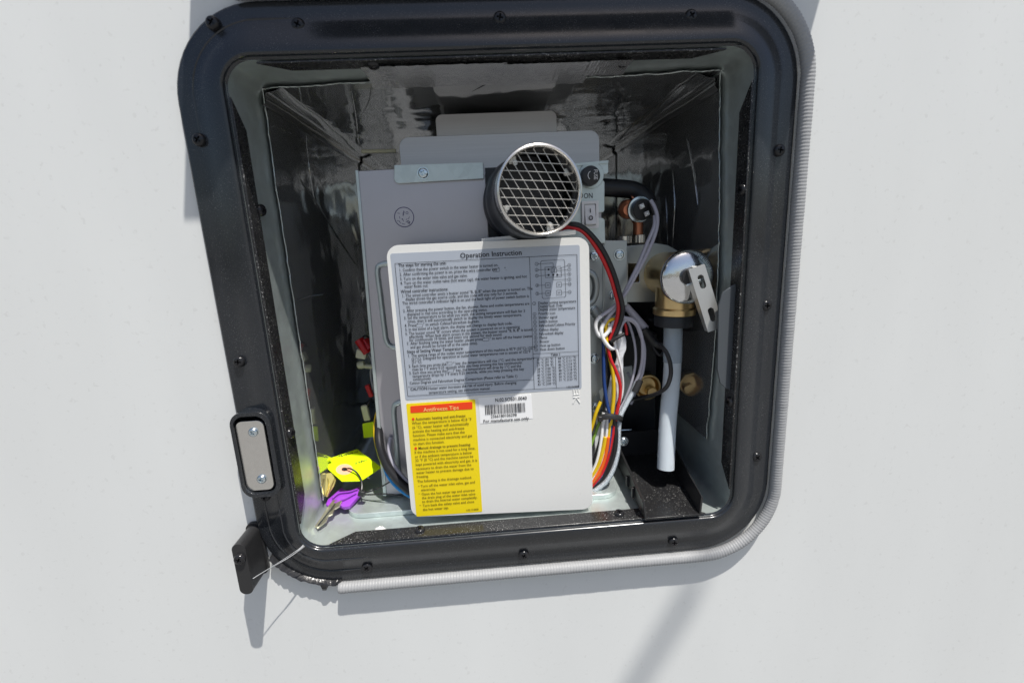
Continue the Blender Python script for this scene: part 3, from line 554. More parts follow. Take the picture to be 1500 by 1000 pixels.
for x, z in ((0.0282, 0.0185), (0.0362, 0.0185), (0.0283, 0.0129), (0.0361, 0.0129)): pr.rect([(x-.0017, z-.0017), (x+.0017, z-.0017), (x+.0017, z+.0017), (x-.0017, z+.0017)], .0002); pr.stroke((x-.0008, z), (x+.0008, z), .0004)
for x, z in ((0.0291, 0.0295), (0.029, 0.0256), (0.0322, 0.0256), (0.0351, 0.0255)): pr.circ(x, z, .0004, .0006)
for x, z in ((0.0315, 0.0287), (0.0341, 0.0287)): pr.rect([(x-.0007, z-.0015), (x+.0007, z-.0015), (x+.0007, z+.0015), (x-.0007, z+.0015)], .0003)
LG = [(0.0207, 0.0053, 'Display setting temperature'), (0.0207, 0.0029, 'Display fault code'), (0.0207, 0.0006, 'Display water temperature'), (0.0207, -0.0023, 'Priority icon'), (0.0207, -0.0052, 'Shower signal'), (0.0207, -0.0082, 'Switch button'),
      (0.0208, -0.0110, 'Fahrenheit/Celsius Priority'), (0.0207, -0.0140, 'Celsius display'), (0.0207, -0.0170, 'Fahrenheit display'), (0.0208, -0.0198, 'Flame'), (0.0208, -0.0227, 'Blower'), (0.0208, -0.0256, 'Heat up button'), (0.0208, -0.0285, 'Heat down button')]
NUM = ['1', '', '', '2', '3', '4', '5', '6', '7', '8', '9', '10', '11']
for (x, z, tx), nb in zip(LG, NUM):
    pr.t(x, z, tx, S*.97, False, .86)
    if nb: pr.circ(x-.0027, z+.00085, .00115); pr.t(x-.0027, z+.0002, nb, .0018, False, .8, 'C')
pr.stroke((0.0159, -0.0306), (0.0491, -0.0308), .00024); pr.stroke((0.0159, -0.0336), (0.0491, -0.0338), .00024); pr.stroke((0.0321, -0.0336), (0.0321, -0.0579), .00022)
pr.t(0.0321, -0.0329, 'Table 1', .0026, True, .9, 'C')
for i, (cc, ff) in enumerate(((35, 95), (36, 97), (37, 99), (38, 100), (39, 102), (40, 104), (41, 106), (42, 107), (43, 109))):
    x, z = [(0.0182, -0.0360), (0.0182, -0.0384), (0.0182, -0.0406), (0.0182, -0.0430), (0.0182, -0.0453), (0.0182, -0.0477), (0.0183, -0.0500), (0.0183, -0.0524), (0.0183, -0.0548)][i]
    pr.t(x, z, '%d °C (%d °F)' % (cc, ff), S*.86, False, .9)
for i, (cc, ff) in enumerate(((44, 111), (45, 113), (46, 114), (47, 116), (48, 118), (49, 120), (50, 122), (51, 123))):
    x, z = [(0.0339, -0.0359), (0.0339, -0.0383), (0.034, -0.0407), (0.034, -0.0429), (0.0341, -0.0452), (0.0341, -0.0477), (0.0341, -0.0501), (0.0342, -0.0524)][i]
    pr.t(x, z, '%d °C (%d °F)' % (cc, ff), S*.86, False, .9)
pr.t(0.0395, -0.0582, '1.02.15.0008', .0021, True, .9)
pr.build('operation_print', 'ink', panel)
# yellow label text
pr = Print(); SY = .0030
pr.t(-0.0537, -0.0688, 'Antifreeze Tips', .0041, False, 1.02, 'C')
pr.build('header_print', 'header', panel, y=PY-.00055)
for x, z in ((-0.0747, -0.0741), (-0.075, -0.0973)):
    b = MB(); ring2(b, Vector((x, 0, z)), 0.0, .0010, TY, 14); b.build('red_bullet', 'redp', panel)
pr = Print()
YT = [(-0.073, -0.0752, 'Automatic heating and anti-freeze:', 1), (-0.0759, -0.0783, 'When the temperature is below 42.8 °F', 0), (-0.076, -0.0816, '(6 °C), water heater will automatically', 0), (-0.076, -0.0848, 'activate the heating and anti-freeze', 0), (-0.0761, -0.0880, 'function. Please make sure that the', 0),
      (-0.0762, -0.0913, 'machine is connected electricity and gas', 0), (-0.0763, -0.0946, 'to start this function.', 0), (-0.0731, -0.0983, 'Manual drainage to prevent freezing:', 1), (-0.0762, -0.1015, 'If the machine is not used for a long time,', 0), (-0.0762, -0.1049, 'or if the ambient temperature is below', 0),
      (-0.0763, -0.1080, '32 °F (0 °C) and the machine cannot be', 0), (-0.0763, -0.1114, 'kept powered with electricity and gas, it is', 0), (-0.0764, -0.1148, 'necessary to drain the water from the', 0), (-0.0764, -0.1181, 'water heater to prevent damage due to', 0), (-0.0765, -0.1214, 'freezing.', 0), (-0.0763, -0.1253, 'The following is the drainage method:', 0),
      (-0.0761, -0.1289, '–', 0), (-0.0741, -0.1294, 'Turn off the water inlet valve, gas and', 0), (-0.0741, -0.1326, 'electricity.', 0), (-0.0763, -0.1353, '–', 0), (-0.0741, -0.1361, 'Open the hot water tap and unscrew', 0), (-0.0741, -0.1393, 'the drain plug of the water inlet valve', 0), (-0.0742, -0.1424, 'to drain the internal water completely.', 0),
      (-0.0766, -0.1451, '–', 0), (-0.0741, -0.1458, 'Turn back the safety valve and close', 0), (-0.0742, -0.1492, 'the hot water tap.', 0)]
for row in YT: pr.t(row[0], row[1], row[2], SY*(1.0 if row[3] else 1.0), bool(row[3]), .885 if row[3] else .90)
pr.t(-0.0414, -0.1524, '1.02.15.0008', .0021, True, .9)
pr.build('antifreeze_print', 'yink', panel)
# bar code sticker
pr = Print()
pr.t(-0.002, -0.0651, 'N.02.SOE01.0040', .0038, True, .86, 'C')
bx, bz = (-0.0215, -0.0745); bx2 = (0.0083, -0.0737)[0]; x = bx; rb = random.Random(11)
while x < bx2:
    w_ = rb.choice((.00022, .00022, .0004, .0006)); pr.b.add([(x, TY, bz-.0002), (x+w_, TY, bz-.0002), (x+w_, TY, bz+.0072), (x, TY, bz+.0072)], [(0, 1, 2, 3)]); x += w_+rb.choice((.00026, .0004, .0006))
pr.t(-0.008, -0.0775, '2366180106298', .0034, True, .88, 'C'); pr.t(-0.0064, -0.0808, 'For manufacture use only', .0033, True, 1.0, 'C')
pr.build('barcode_print', 'ink', panel)
# raised mould mark on the panel
b = MB(); ex_, ez_ = (0.0466, -0.0625); rd = lambda p, q: b.tube([(p[0], PY-.0001, p[1]), (q[0], PY-.0001, q[1])], .00045, n=8, smooth=False)
for dx in (-.0019, 0, .0019): rd((ex_+dx, ez_+.0026), (ex_+dx+.0003, ez_-.0012))
rd((ex_-.0022, ez_-.0014), (ex_+.0026, ez_-.0014)); rd((ex_-.0022, ez_-.0034), (ex_+.0026, ez_-.0034)); rd((ex_, ez_-.0036), (ex_-.0022, ez_-.0082)); rd((ex_, ez_-.0036), (ex_+.0028, ez_-.0080))
b.build('mould_mark', 'white', panel)
# print on the switch plate, rocker and fuse cap
pr = Print(); pr.t(0.0557, 0.0766, ' ', .001); x, _, z = (0.0666, 0.0447, 0.0787); pr.t(x, z, 'ON', .0056, False, .8, 'C'); x, _, z = (0.061, 0.0447, 0.079); pr.t(x, z, 'O', .0055, False, .8, 'C'); pr.build('switch_print', 'ink', heater, y=HY-.0003)
xm = (xa+xb)/2
pr = Print(); pr.stroke((xm, zt*.80+zb*.20), (xm, zt*.60+zb*.40), .0007, y=.0419); ring2(pr.b, Vector((xm, 0, zt*.34+zb*.66)), .0010, .0017, .0404, 20); 
pr.build('rocker_print', 'ink', rk)
pr = Print(); pr.t(fc.x+.0020, fc.z+.0040, 'FUSE', .0040, False, .84, 'L', radians(-90)); ring2(pr.b, Vector((fc.x+.0008, 0, fc.z)), .0030, .0034, fc.y-.0004, 14, 115, 235)
pr.build('fuse_print', 'switchw', fu, y=fc.y-.0004)

# ------------------------------------------------------------------ right-hand plumbing
val = thing('relief_valve', 'brass pressure relief valve with round chrome cap and steel lever', 'valve', (0.136, 0.045, -0.012))
VC = Vector((0.1362, 0.0215, 0.0170)); VA = Vector((-0.06, 1, 0.0)).normalized(); Rv = 0.0190
MB().lathe([(0, -.0062), (.0045, -.0061), (.0050, -.0052), (.0110, -.0046), (.0170, -.0030), (.0198, -.0012), (.0208, .0006), (.0208, .0022), (.0195, .0026)], VC, VA, 56).build('cap', 'chrome', val, ang=50)
MB().lathe([(.0194, .0022), (.0204, .0030), (.0204, .0056), (.0186, .0072), (.0184, .010), (.0180, .020), (.0176, .034), (.0176, .035), (.0176, .041), (.0155, .042), (.0155, .062), (.0175, .063), (.0175, .074), (.0120, .075), (.0120, .115)], VC, VA, 40).build('body', 'brass', val)
b = MB(); hx = [(VC+VA*.0455), ]
b.lathe([(.0186, .046), (.0190, .047), (.0190, .056), (.0186, .057)], VC, VA, 6); b.build('hex_nut', 'brass', val)
OC = Vector((0.1340, 0.0385, 0.016)); OD = Vector((-.02, 0, -1)).normalized()
MB().lathe([(.0140, .0), (.0150, .006), (.0150, .0235), (.0165, .0250), (.0165, .0290), (.0158, .0296)], OC, OD, 40).build('outlet', 'brass', val)
MB().lathe([(.0150, .0296), (.0152, .0300), (.0152, .0385), (.0120, .0390)], OC, OD, 32).build('outlet_collar', 'rubber', val)
# lever: folded steel channel with two slots, tilted about the cap
LM = Matrix.Translation(Vector((0.1362, 0.0140, 0.0215))) @ Matrix.Rotation(radians(-16), 4, (0, 1, 0)) @ Matrix.Rotation(radians(-8), 4, (1, 0, 0)) @ Matrix.Rotation(radians(-5), 4, 'Z')
def lm(x, y, z): v = LM @ Vector((x, y, z)); return (v.x, v.y, v.z)
def slot(cx, cz, hw, hl): return [(cx+cos(a)*hw, cz+(hl-hw)*(1 if sin(a) >= 0 else -1)+sin(a)*hw) for a in [2*pi*(k+.5)/20 for k in range(20)]]
lev = MB().prism(rrect(-.0040, .0078, -.0450, .0030, .0005), -.0065, -.0053, holes=[slot(.0024, -.0085, .0022, .0052), slot(.0024, -.0335, .0022, .0052)], fn=lm)
lev.prism([(-.0065, -.0443), (-.0010, -.0443), (.0035, -.010), (.0045, -.002), (.0035, .0015), (-.0065, .0028)], -.0046, -.0034, fn=lambda x, y, z: lm(y+.0006, x+.001, z))
lev.prism([(-.0065, -.0443), (-.0010, -.0443), (.0035, -.010), (.0045, -.002), (.0035, .0015), (-.0065, .0028)], .0066, .0078, fn=lambda x, y, z: lm(y, x+.001, z))
lev.build('lever', 'leversteel', val, bevel=0.0003)
MB().tube([lm(-.0068, -.0005, -.008), lm(.0088, -.0005, -.008)], .0011, n=10, smooth=False).build('lever_pin', 'zinc', val)
MB().lathe([(.0058, 0), (.0062, .0005), (.0062, .004)], VC+Vector((-.002, -.0088, .001)), (0, 1, 0), 24).build('lever_boss', 'blackplastic', val)
dsc = MB(); ring_n = Vector((0, 0, 0))
pr = Print()
for q in range(14):
    a = radians(72-q*9.5); r_ = .0168; c_ = Vector((VC.x+cos(a)*r_, VC.z+sin(a)*r_)); e_ = Vector((cos(a), sin(a))); g_ = Vector((-e_.y, e_.x))*.0008
    pr.stroke(c_-e_*.0013+g_, c_+e_*.0013+g_, .0004, y=VC.y-.0042)
    if q % 3: pr.stroke(c_+e_*(.0012 if q % 2 else 0)+g_, c_+e_*(.0012 if q % 2 else .0003)-g_, .0004, y=VC.y-.0042)
    if q % 4 != 1: pr.stroke(c_-e_*.0012-g_, c_+e_*.0011-g_, .0004, y=VC.y-.0042)
pr.build('cap_lettering', 'recess', val, y=VC.y-.0042)
# drain tube and clear stub
TP = [Vector((0.1348, 0.043, -0.0245)), Vector((0.1342, 0.041, -0.0539)), Vector((0.1327, 0.039, -0.0738)), Vector((0.1286, 0.034, -0.1046)), Vector((0.1253, 0.028, -0.1421))]
dt = thing('drain_tube', 'milky white plastic drain tube hanging from the brass valve into the tray', 'tube', tuple(TP[-1]))
tb = MB().tube(TP, .0070, n=24, sub=8, caps=False); PI_ = spline(TP, 8)
tb2 = MB().tube(TP, .0057, n=24, sub=8, caps=False); k = len(tb.v)
tb.add(tb2.v, [f[::-1] for f in tb2.f]); m24 = (len(PI_)-1)*24
tb.f += [(m24+q, m24+(q+1) % 24, k+m24+(q+1) % 24, k+m24+q) for q in range(24)]+[(q, (q+1) % 24, k+(q+1) % 24, k+q) for q in range(24)]
tb.build('tube_wall', 'tube', dt)
MB().tube([TP[0]+Vector((0, 0, .004)), TP[0].lerp(TP[1], .5), TP[1]], lambda u: .0076-.0004*abs(u-.5), n=24, sub=6, caps=False).build('clear_sleeve', 'clear', dt)
# copper elbow with thermostat
cu = thing('copper_elbow', 'copper pipe elbow with black disc thermostat clipped on', 'pipe fitting', (0.1159, 0.075, 0.0459))
e0, e1, e2 = Vector((0.1159, 0.075, 0.0448)), Vector((0.1152, 0.075, 0.06)), Vector((0.1075, 0.075, 0.0708))
MB().tube([e0, e0.lerp(e1, .5), e1, e1.lerp(e2, .6)+Vector((0, 0, .001))], .0041, n=20, sub=8).build('pipe', 'copper', cu)
MB().lathe([(0, -.001), (.0045, -.0005), (.0072, .002), (.0080, .006), (.0076, .011), (.005, .015), (0, .017)], Vector((0.1052, 0.075, 0.0698))+Vector((0, -.008, 0)), (.15, 1, .1), 28).build('pipe_cap', 'copper', cu)
MB().tube([(0.112, 0.082, 0.0788), (0.1184, 0.082, 0.083), (0.122, 0.082, 0.0828)], .0045, n=16).build('pipe_bend', 'copper', cu)
MB().lathe([(.0046, 0), (.0052, .0004), (.0052, .0068), (.0046, .0072)], Vector((0.1167, 0.073, 0.0425)), (0, 0, 1), 24).build('nut', 'steel', cu)
MB().lathe([(.0060, 0), (.0066, .0004), (.0066, .0062), (.0060, .0066)], Vector((0.103, 0.073, 0.0426)), (0, 0, 1), 24).build('nut', 'steel', cu)
th = Vector((0.1139, 0.058, 0.069)); TA = Vector((-.16, 1, .08)).normalized()
t_ = MB().lathe([(0, 0), (.0078, 0), (.0084, .0005), (.0084, .0055), (.0090, .0056), (.0096, .0060), (.0096, .0072), (.0080, .0076), (.006, .012)], th, TA, 36).build('thermostat', 'blackplastic', cu)
MB().lathe([(.0087, .0049), (.0102, .0052), (.0104, .0066), (.0096, .0078), (.0088, .0076)], th, TA, 36).build('thermostat_rim', 'zinc', t_)
for p in ((0.1123, 0.0565, 0.0716), (0.1165, 0.0565, 0.0657)):
    MB().box(p, (.0038, .0022, .0036), Matrix.Rotation(radians(-22), 3, 'Y') @ Matrix.Rotation(radians(18), 3, 'Z')).build('terminal', 'switchw', t_, bevel=.0003); MB().box(Vector(p)-Vector((0, .0016, 0)), (.0014, .0014, .0012), Matrix.Rotation(radians(-22), 3, 'Y')).build('terminal_pin', 'zinc', t_)
MB().box((0.1221, 0.0575, 0.0692), (.006, .007, .012), Matrix.Rotation(radians(-20), 3, 'Y')).build('spade_cover', 'blackplastic', t_, bevel=.0008)
hose = MB().tube([(0.0819, 0.085, 0.0903), (0.1012, 0.085, 0.0884), (0.1141, 0.083, 0.086), (0.121, 0.079, 0.0804), (0.1247, 0.076, 0.0734)], .0074, n=24, sub=8).build('rubber_hose', 'rubber')
tag(hose, 'black rubber hose above the copper elbow', 'hose')
# pipe bracket behind the valve
pb = MB().prism([dsh(p) for p in ((0.0985, 0.062, 0.0408), (0.1259, 0.062, 0.0422), (0.1362, 0.062, 0.04), (0.1444, 0.062, 0.0352), (0.1487, 0.062, 0.0266), (0.1503, 0.062, -0.0072), (0.0986, 0.062, -0.0054))], .0612, .0626, holes=[[dsh(p) for p in ((0.1029, 0.062, 0.0267), (0.1123, 0.062, 0.0265), (0.1125, 0.062, 0.011), (0.1029, 0.062, 0.0115))]])
tag(pb.build('pipe_bracket', 'side', bevel=.0005), 'grey steel bracket with rounded end behind the brass valve', 'bracket')
# brass plug low at the back
bpg = thing('brass_plug', 'round brass plug deep in the box beside the milky tube', 'plug', (0.1367, 0.105, -0.0966))
pc = Vector((0.1367, 0.105, -0.0966)); MB().lathe([(.0040, .004), (.0085, .0035), (.0100, .001), (.0110, -.0010), (.0124, -.0008), (.0128, .0010), (.0128, .008)], pc, (0, 1, 0), 40).build('flange', 'brass', bpg)
MB().lathe([(0, -.0035), (.0045, -.0032), (.0050, -.0022), (.0050, .003)], pc+Vector((.0035, 0, -.0045)), (0, 1, 0), 28).build('plug_core', 'brass', bpg)
# dark service box low behind the tubes: the heater's lower casing on the right
MB().prism([(0.076, -0.158), (0.150, -0.158), (0.150, -0.046), (0.076, -0.046)], 0.118, 0.20).build('lower_casing', 'rubber', heater, bevel=.001)
MB().prism([dsh(p) for p in ((0.0952, 0.075, -0.0667), (0.1113, 0.075, -0.0646), (0.1141, 0.075, -0.0971), (0.0951, 0.075, -0.0977))], .075, .0765).build('wire_bracket', 'side', heater, bevel=.0004)
MB().tube([(0.0983, 0.075, -0.1258), (0.1111, 0.075, -0.1261)], .0008, n=8, smooth=False).build('wire_bracket', 'zinc', heater)
# drip tray
tr = thing('drip_tray', 'open black plastic drip tray below the milky tube', 'tray', (0.118, 0.03, -0.1615))
zf = -.1590; F0, F1, K0, K1 = (.0935, -.0135), (.1372, -.0135), (.0985, .090), (.1480, .090)
def tp(u, v): x = (F0[0]*(1-v)+K0[0]*v)*(1-u)+(F1[0]*(1-v)+K1[0]*v)*u; return (x, F0[1]*(1-v)+K0[1]*v)
b = MB(); q4 = [tp(0, 0), tp(1, 0), tp(1, 1), tp(0, 1)]
b.prism(q4, 0, .0018, fn=lambda x, y, z: (x, z, zf-y)).build('tray_floor', 'trayp', tr, bevel=.0004)
for u, du in ((0, .0016), (1, -.0016)):
    a, c_ = tp(u, 0), tp(u, 1)
    MB().add([(a[0], a[1], zf+.0001), (a[0]+du, a[1], zf+.0001), (c_[0]+du, c_[1], zf+.0001), (c_[0], c_[1], zf+.0001), (a[0]-du*.9, a[1]+.001, zf+.0125), (a[0], a[1]+.0012, zf+.0145), (c_[0], c_[1], zf+.024), (c_[0]-du*.9, c_[1], zf+.024)],
             [(0, 3, 2, 1), (4, 5, 6, 7), (0, 1, 5, 4), (1, 2, 6, 5), (2, 3, 7, 6), (3, 0, 4, 7)]).build('side_wall', 'blackplastic', tr, bevel=.0004)
MB().box(((K0[0]+K1[0])/2, .0905, zf+.012), (K1[0]-K0[0], .0016, .024)).build('back_wall', 'blackplastic', tr)
for v in (.25, .42): p = tp(0, v); MB().box((p[0]-.0022, p[1], zf+.007), (.0022, .003, .009)).build('clip', 'blackplastic', tr, bevel=.0004)

# ------------------------------------------------------------------ wiring on the right
har = thing('wiring_harness', 'bundle of coloured wires with white loops to the right of the front panel', 'wiring', (0.075, 0.035, -0.155))
def wire(pts, r, m, label=None, parent=har, name='wire', n=10): return MB().tube(pts, r, n=n, sub=8).build(name, m, parent, label=label, ang=80)
wire([(0.0377, 0.03, 0.0558), (0.0425, 0.022, 0.0583), (0.0487, 0.018, 0.0596), (0.0556, 0.018, 0.0576), (0.0636, 0.019, 0.0505), (0.0721, 0.021, 0.0394), (0.08, 0.024, 0.0239), (0.0855, 0.027, 0.0079), (0.0891, 0.03, -0.0053), (0.0881, 0.034, -0.0167), (0.0826, 0.036, -0.0322)], .0019, 'blackwire', 'black wire arching from the exhaust')
wire([(0.0373, 0.028, 0.0543), (0.0411, 0.02, 0.0569), (0.0473, 0.0185, 0.0576), (0.0557, 0.019, 0.0548), (0.0628, 0.02, 0.0477), (0.0708, 0.022, 0.0355), (0.0776, 0.025, 0.0219), (0.0826, 0.028, 0.008), (0.0861, 0.031, -0.0042), (0.0851, 0.035, -0.0178), (0.0807, 0.037, -0.0312)], .0016, 'redwire', 'red wire arching from the exhaust')
wire([(0.1171, 0.05, 0.0756), (0.1202, 0.048, 0.0687), (0.1213, 0.046, 0.0603), (0.1191, 0.044, 0.05), (0.1117, 0.041, 0.0347), (0.1022, 0.038, 0.0196), (0.093, 0.036, 0.0054), (0.0831, 0.0355, -0.0047), (0.0732, 0.035, -0.0111)], .0015, 'greywire', 'grey wire from the thermostat')
wire([(0.1202, 0.049, 0.0636), (0.1187, 0.046, 0.0553), (0.1123, 0.043, 0.043), (0.105, 0.04, 0.0283), (0.0968, 0.038, 0.0135), (0.0877, 0.0365, -0.003), (0.0799, 0.036, -0.0117), (0.0754, 0.0355, -0.0179)], .0015, 'greywire', 'grey wire from the thermostat')
wire([(0.0732, 0.035, -0.0111), (0.0696, 0.034, -0.0145), (0.0686, 0.0335, -0.0198), (0.0706, 0.034, -0.0255), (0.0745, 0.0345, -0.0275), (0.0785, 0.035, -0.0246), (0.0809, 0.0355, -0.0204)], .0016, 'whitewire', 'sunlit end of the thermostat wire, painted white')  # stretch of the grey wire in the sun, its brightness painted white
wire([(0.0754, 0.0355, -0.0173), (0.0734, 0.034, -0.0213), (0.0737, 0.0335, -0.0267), (0.0764, 0.0335, -0.0324), (0.0811, 0.0345, -0.0374), (0.0857, 0.037, -0.0377)], .0016, 'whitewire', 'sunlit end of the thermostat wire, painted white')  # second loop in the sun, light put in as white colour
wire([(0.0809, 0.0355, -0.0204), (0.0839, 0.0365, -0.0164), (0.0891, 0.0375, -0.0144), (0.0959, 0.038, -0.0146), (0.1016, 0.0385, -0.0178), (0.1057, 0.039, -0.0248), (0.1084, 0.04, -0.0348), (0.1093, 0.042, -0.0496), (0.1078, 0.044, -0.0618), (0.105, 0.046, -0.0711)], .0014, 'greywire')
wire([(0.089, 0.037, -0.0329), (0.0891, 0.0375, -0.0263), (0.0904, 0.038, -0.0203), (0.0938, 0.0385, -0.0162), (0.0984, 0.039, -0.0166), (0.1036, 0.0395, -0.0214), (0.1067, 0.04, -0.029), (0.1099, 0.041, -0.0379), (0.1111, 0.0425, -0.0481), (0.1103, 0.0445, -0.0621), (0.107, 0.0465, -0.0726)], .0014, 'greywire')
wire([(0.089, 0.037, -0.0329), (0.0891, 0.0372, -0.0296), (0.0891, 0.0375, -0.0246)], .0017, 'whitewire')  # sunlit start of the grey loop, painted white
wire([(0.0988, 0.055, -0.0073), (0.1066, 0.054, -0.0162), (0.1156, 0.053, -0.027)], .0031, 'greywire', 'grey cable sheath', name='sheath', n=14)
wire([(0.113, 0.052, -0.0266), (0.1177, 0.052, -0.0333), (0.1236, 0.052, -0.0407)], .0038, 'blackplastic', 'black plug on the sensor lead', name='plug', n=8)
wire([(0.1215, 0.051, -0.038), (0.1264, 0.05, -0.0416), (0.1305, 0.05, -0.0425)], .0030, 'blackplastic', name='plug', n=8)
wire([(0.121, 0.036, -0.0369), (0.124, 0.029, -0.0422), (0.1266, 0.0265, -0.0518), (0.1266, 0.026, -0.0618), (0.1235, 0.0275, -0.0712), (0.1173, 0.036, -0.0794), (0.1088, 0.05, -0.0866), (0.0976, 0.058, -0.0911), (0.0915, 0.062, -0.0985)], .0017, 'blackwire', 'black sensor lead crossing the milky tube')
wire([(0.1079, 0.056, -0.0918), (0.0994, 0.058, -0.0944), (0.0927, 0.06, -0.0997)], .0010, 'blackwire')
# pale sleeve wrapped round the lower wires
sl_ = [Vector(p) for p in ((0.0902, 0.041, -0.0282), (0.0907, 0.041, -0.0407), (0.0891, 0.041, -0.0538), (0.0861, 0.0405, -0.0681), (0.0824, 0.04, -0.0854), (0.0785, 0.0385, -0.1027), (0.0739, 0.037, -0.1231), (0.0682, 0.036, -0.1441), (0.0628, 0.036, -0.1595))]
PS = spline(sl_, 8); b = MB(); vs = []; mS = len(PS)
for i, p in enumerate(PS):
    u = i/(mS-1); wd = .0032+.0042*u+.0009*sin(u*21)
    for q in range(12):
        a = 2*pi*q/12; vs.append(p+Vector((cos(a)*wd*(1+.12*sin(u*30+q)), sin(a)*.0022*(1+.3*sin(u*40+q*2)), 0)))
b.add(vs, [(i*12+q, i*12+(q+1) % 12, (i+1)*12+(q+1) % 12, (i+1)*12+q) for i in range(mS-1) for q in range(12)]); b.build('sleeve', 'sleeve', har, ang=60, label='crumpled pale sleeve round the wires')
wire([(0.0759, 0.0375, -0.0277), (0.0756, 0.037, -0.0461), (0.0759, 0.0365, -0.0661), (0.0778, 0.0355, -0.0835), (0.0803, 0.0345, -0.0964), (0.0801, 0.034, -0.113), (0.0776, 0.0335, -0.131), (0.0717, 0.0335, -0.1475), (0.0635, 0.034, -0.1591)], .0015, 'bluewire', 'dark blue wire')
wire([(0.078, 0.0372, -0.02), (0.0777, 0.036, -0.0319), (0.0802, 0.0355, -0.0443), (0.0828, 0.035, -0.0592), (0.0834, 0.035, -0.0749), (0.0821, 0.0345, -0.0893), (0.0796, 0.0342, -0.107), (0.0765, 0.0335, -0.126), (0.071, 0.033, -0.1427), (0.0634, 0.0335, -0.1537)], .0016, 'yellowwire', 'yellow wire')
wire([(0.078, 0.0352, -0.0334), (0.0805, 0.0345, -0.0458), (0.0849, 0.0345, -0.0563), (0.0883, 0.0345, -0.0675), (0.0883, 0.0345, -0.0792), (0.0853, 0.034, -0.0941), (0.0818, 0.0338, -0.1131), (0.0781, 0.0332, -0.1297), (0.0721, 0.0328, -0.1452), (0.0633, 0.0332, -0.1567)], .0014, 'redwire', 'red wire')
wire([(0.078, 0.0325, -0.1122), (0.0761, 0.0322, -0.1254), (0.0714, 0.032, -0.1404), (0.0632, 0.0325, -0.1525)], .0016, 'orangewire', 'orange wire')
wire([(0.0758, 0.033, -0.1123), (0.0733, 0.0325, -0.124), (0.0691, 0.0322, -0.1372), (0.0621, 0.0325, -0.1493)], .0017, 'yellowwire')
wire([(0.0733, 0.038, -0.0829), (0.069, 0.037, -0.0923), (0.066, 0.037, -0.1023), (0.0625, 0.037, -0.113)], .0015, 'yellowwire')
wire([(0.0771, 0.0395, -0.0909), (0.0722, 0.0385, -0.101), (0.0672, 0.0375, -0.1136), (0.0624, 0.0375, -0.1268)], .0013, 'greencable')
wire([(0.0837, 0.0345, -0.0966), (0.0848, 0.0342, -0.1135), (0.0829, 0.0338, -0.1304), (0.077, 0.0336, -0.1461), (0.067, 0.034, -0.1581), (0.0599, 0.034, -0.1626)], .0021, 'blackwire', 'black wire')
wire([(0.0817, 0.0352, -0.0967), (0.0827, 0.035, -0.1137), (0.0802, 0.0345, -0.1305), (0.0742, 0.034, -0.146), (0.0635, 0.034, -0.1591)], .0018, 'blackwire')
wire([(0.1056, 0.046, -0.0711), (0.1015, 0.044, -0.0798), (0.0949, 0.041, -0.0891), (0.0893, 0.038, -0.0984), (0.0876, 0.036, -0.1121), (0.0865, 0.034, -0.1258), (0.0824, 0.032, -0.14), (0.0751, 0.031, -0.1521), (0.0628, 0.031, -0.1611)], .0022, 'clear', 'clear tube on the outside of the bundle', name='clear_tube')
wire([(0.1056, 0.046, -0.0711), (0.1015, 0.044, -0.0798), (0.0949, 0.041, -0.0891), (0.0893, 0.038, -0.0984), (0.0876, 0.036, -0.1121), (0.0865, 0.034, -0.1258), (0.0824, 0.032, -0.14), (0.0751, 0.031, -0.1521), (0.0628, 0.031, -0.1611)], .0013, 'whitewire')
wire([(0.1085, 0.046, -0.0689), (0.1052, 0.0445, -0.0754), (0.1033, 0.044, -0.0787)], .0032, 'blackplastic', 'black clip', name='clip', n=8)
for pts, r_, m_ in (([(0.0791, 0.037, -0.0156), (0.0827, 0.0362, -0.0267), (0.0871, 0.0362, -0.0438), (0.0907, 0.037, -0.0592), (0.0916, 0.038, -0.0747), (0.0868, 0.037, -0.0918)], .0010, 'whitewire'), ([(0.0916, 0.05, -0.0101), (0.099, 0.048, -0.0199), (0.1036, 0.046, -0.0358), (0.1049, 0.046, -0.0533), (0.1015, 0.046, -0.0708), (0.0952, 0.046, -0.0873), (0.0893, 0.044, -0.0959)], .0011, 'greywire'),
    ([(0.0813, 0.039, -0.0172), (0.0788, 0.0385, -0.0439), (0.0774, 0.038, -0.0667), (0.0759, 0.037, -0.0898), (0.0725, 0.0355, -0.1131), (0.0652, 0.035, -0.137)], .0012, 'blackwire'), ([(0.0751, 0.0362, -0.0919), (0.0727, 0.034, -0.1125), (0.0682, 0.033, -0.1338), (0.061, 0.033, -0.1494)], .0013, 'whitewire'), ([(0.0785, 0.036, -0.092), (0.0766, 0.0335, -0.1125), (0.0715, 0.0322, -0.1336), (0.062, 0.032, -0.1515)], .0011, 'sleeve'),
    ([(0.0766, 0.036, -0.0208), (0.0792, 0.0355, -0.0159), (0.0839, 0.0365, -0.0142), (0.0876, 0.038, -0.018), (0.0874, 0.039, -0.0253)], .0012, 'yellowwire'), ([(0.0827, 0.038, -0.0182), (0.0882, 0.04, -0.0167), (0.0944, 0.042, -0.0196), (0.0964, 0.043, -0.029)], .0012, 'redwire'), ([(0.1119, 0.056, -0.0198), (0.1172, 0.054, -0.0313), (0.1225, 0.052, -0.0442), (0.1277, 0.05, -0.0499), (0.1317, 0.05, -0.0431)], .0014, 'blackwire'),
    ([(0.1024, 0.06, -0.066), (0.1066, 0.058, -0.0749), (0.1078, 0.056, -0.0831), (0.1036, 0.054, -0.0933)], .0012, 'greywire'), ([(0.084, 0.0352, -0.0921), (0.0862, 0.035, -0.114), (0.0843, 0.0345, -0.1321), (0.0778, 0.0345, -0.1491), (0.0649, 0.035, -0.1624)], .0012, 'bluewire')):
    wire(pts, r_, m_)
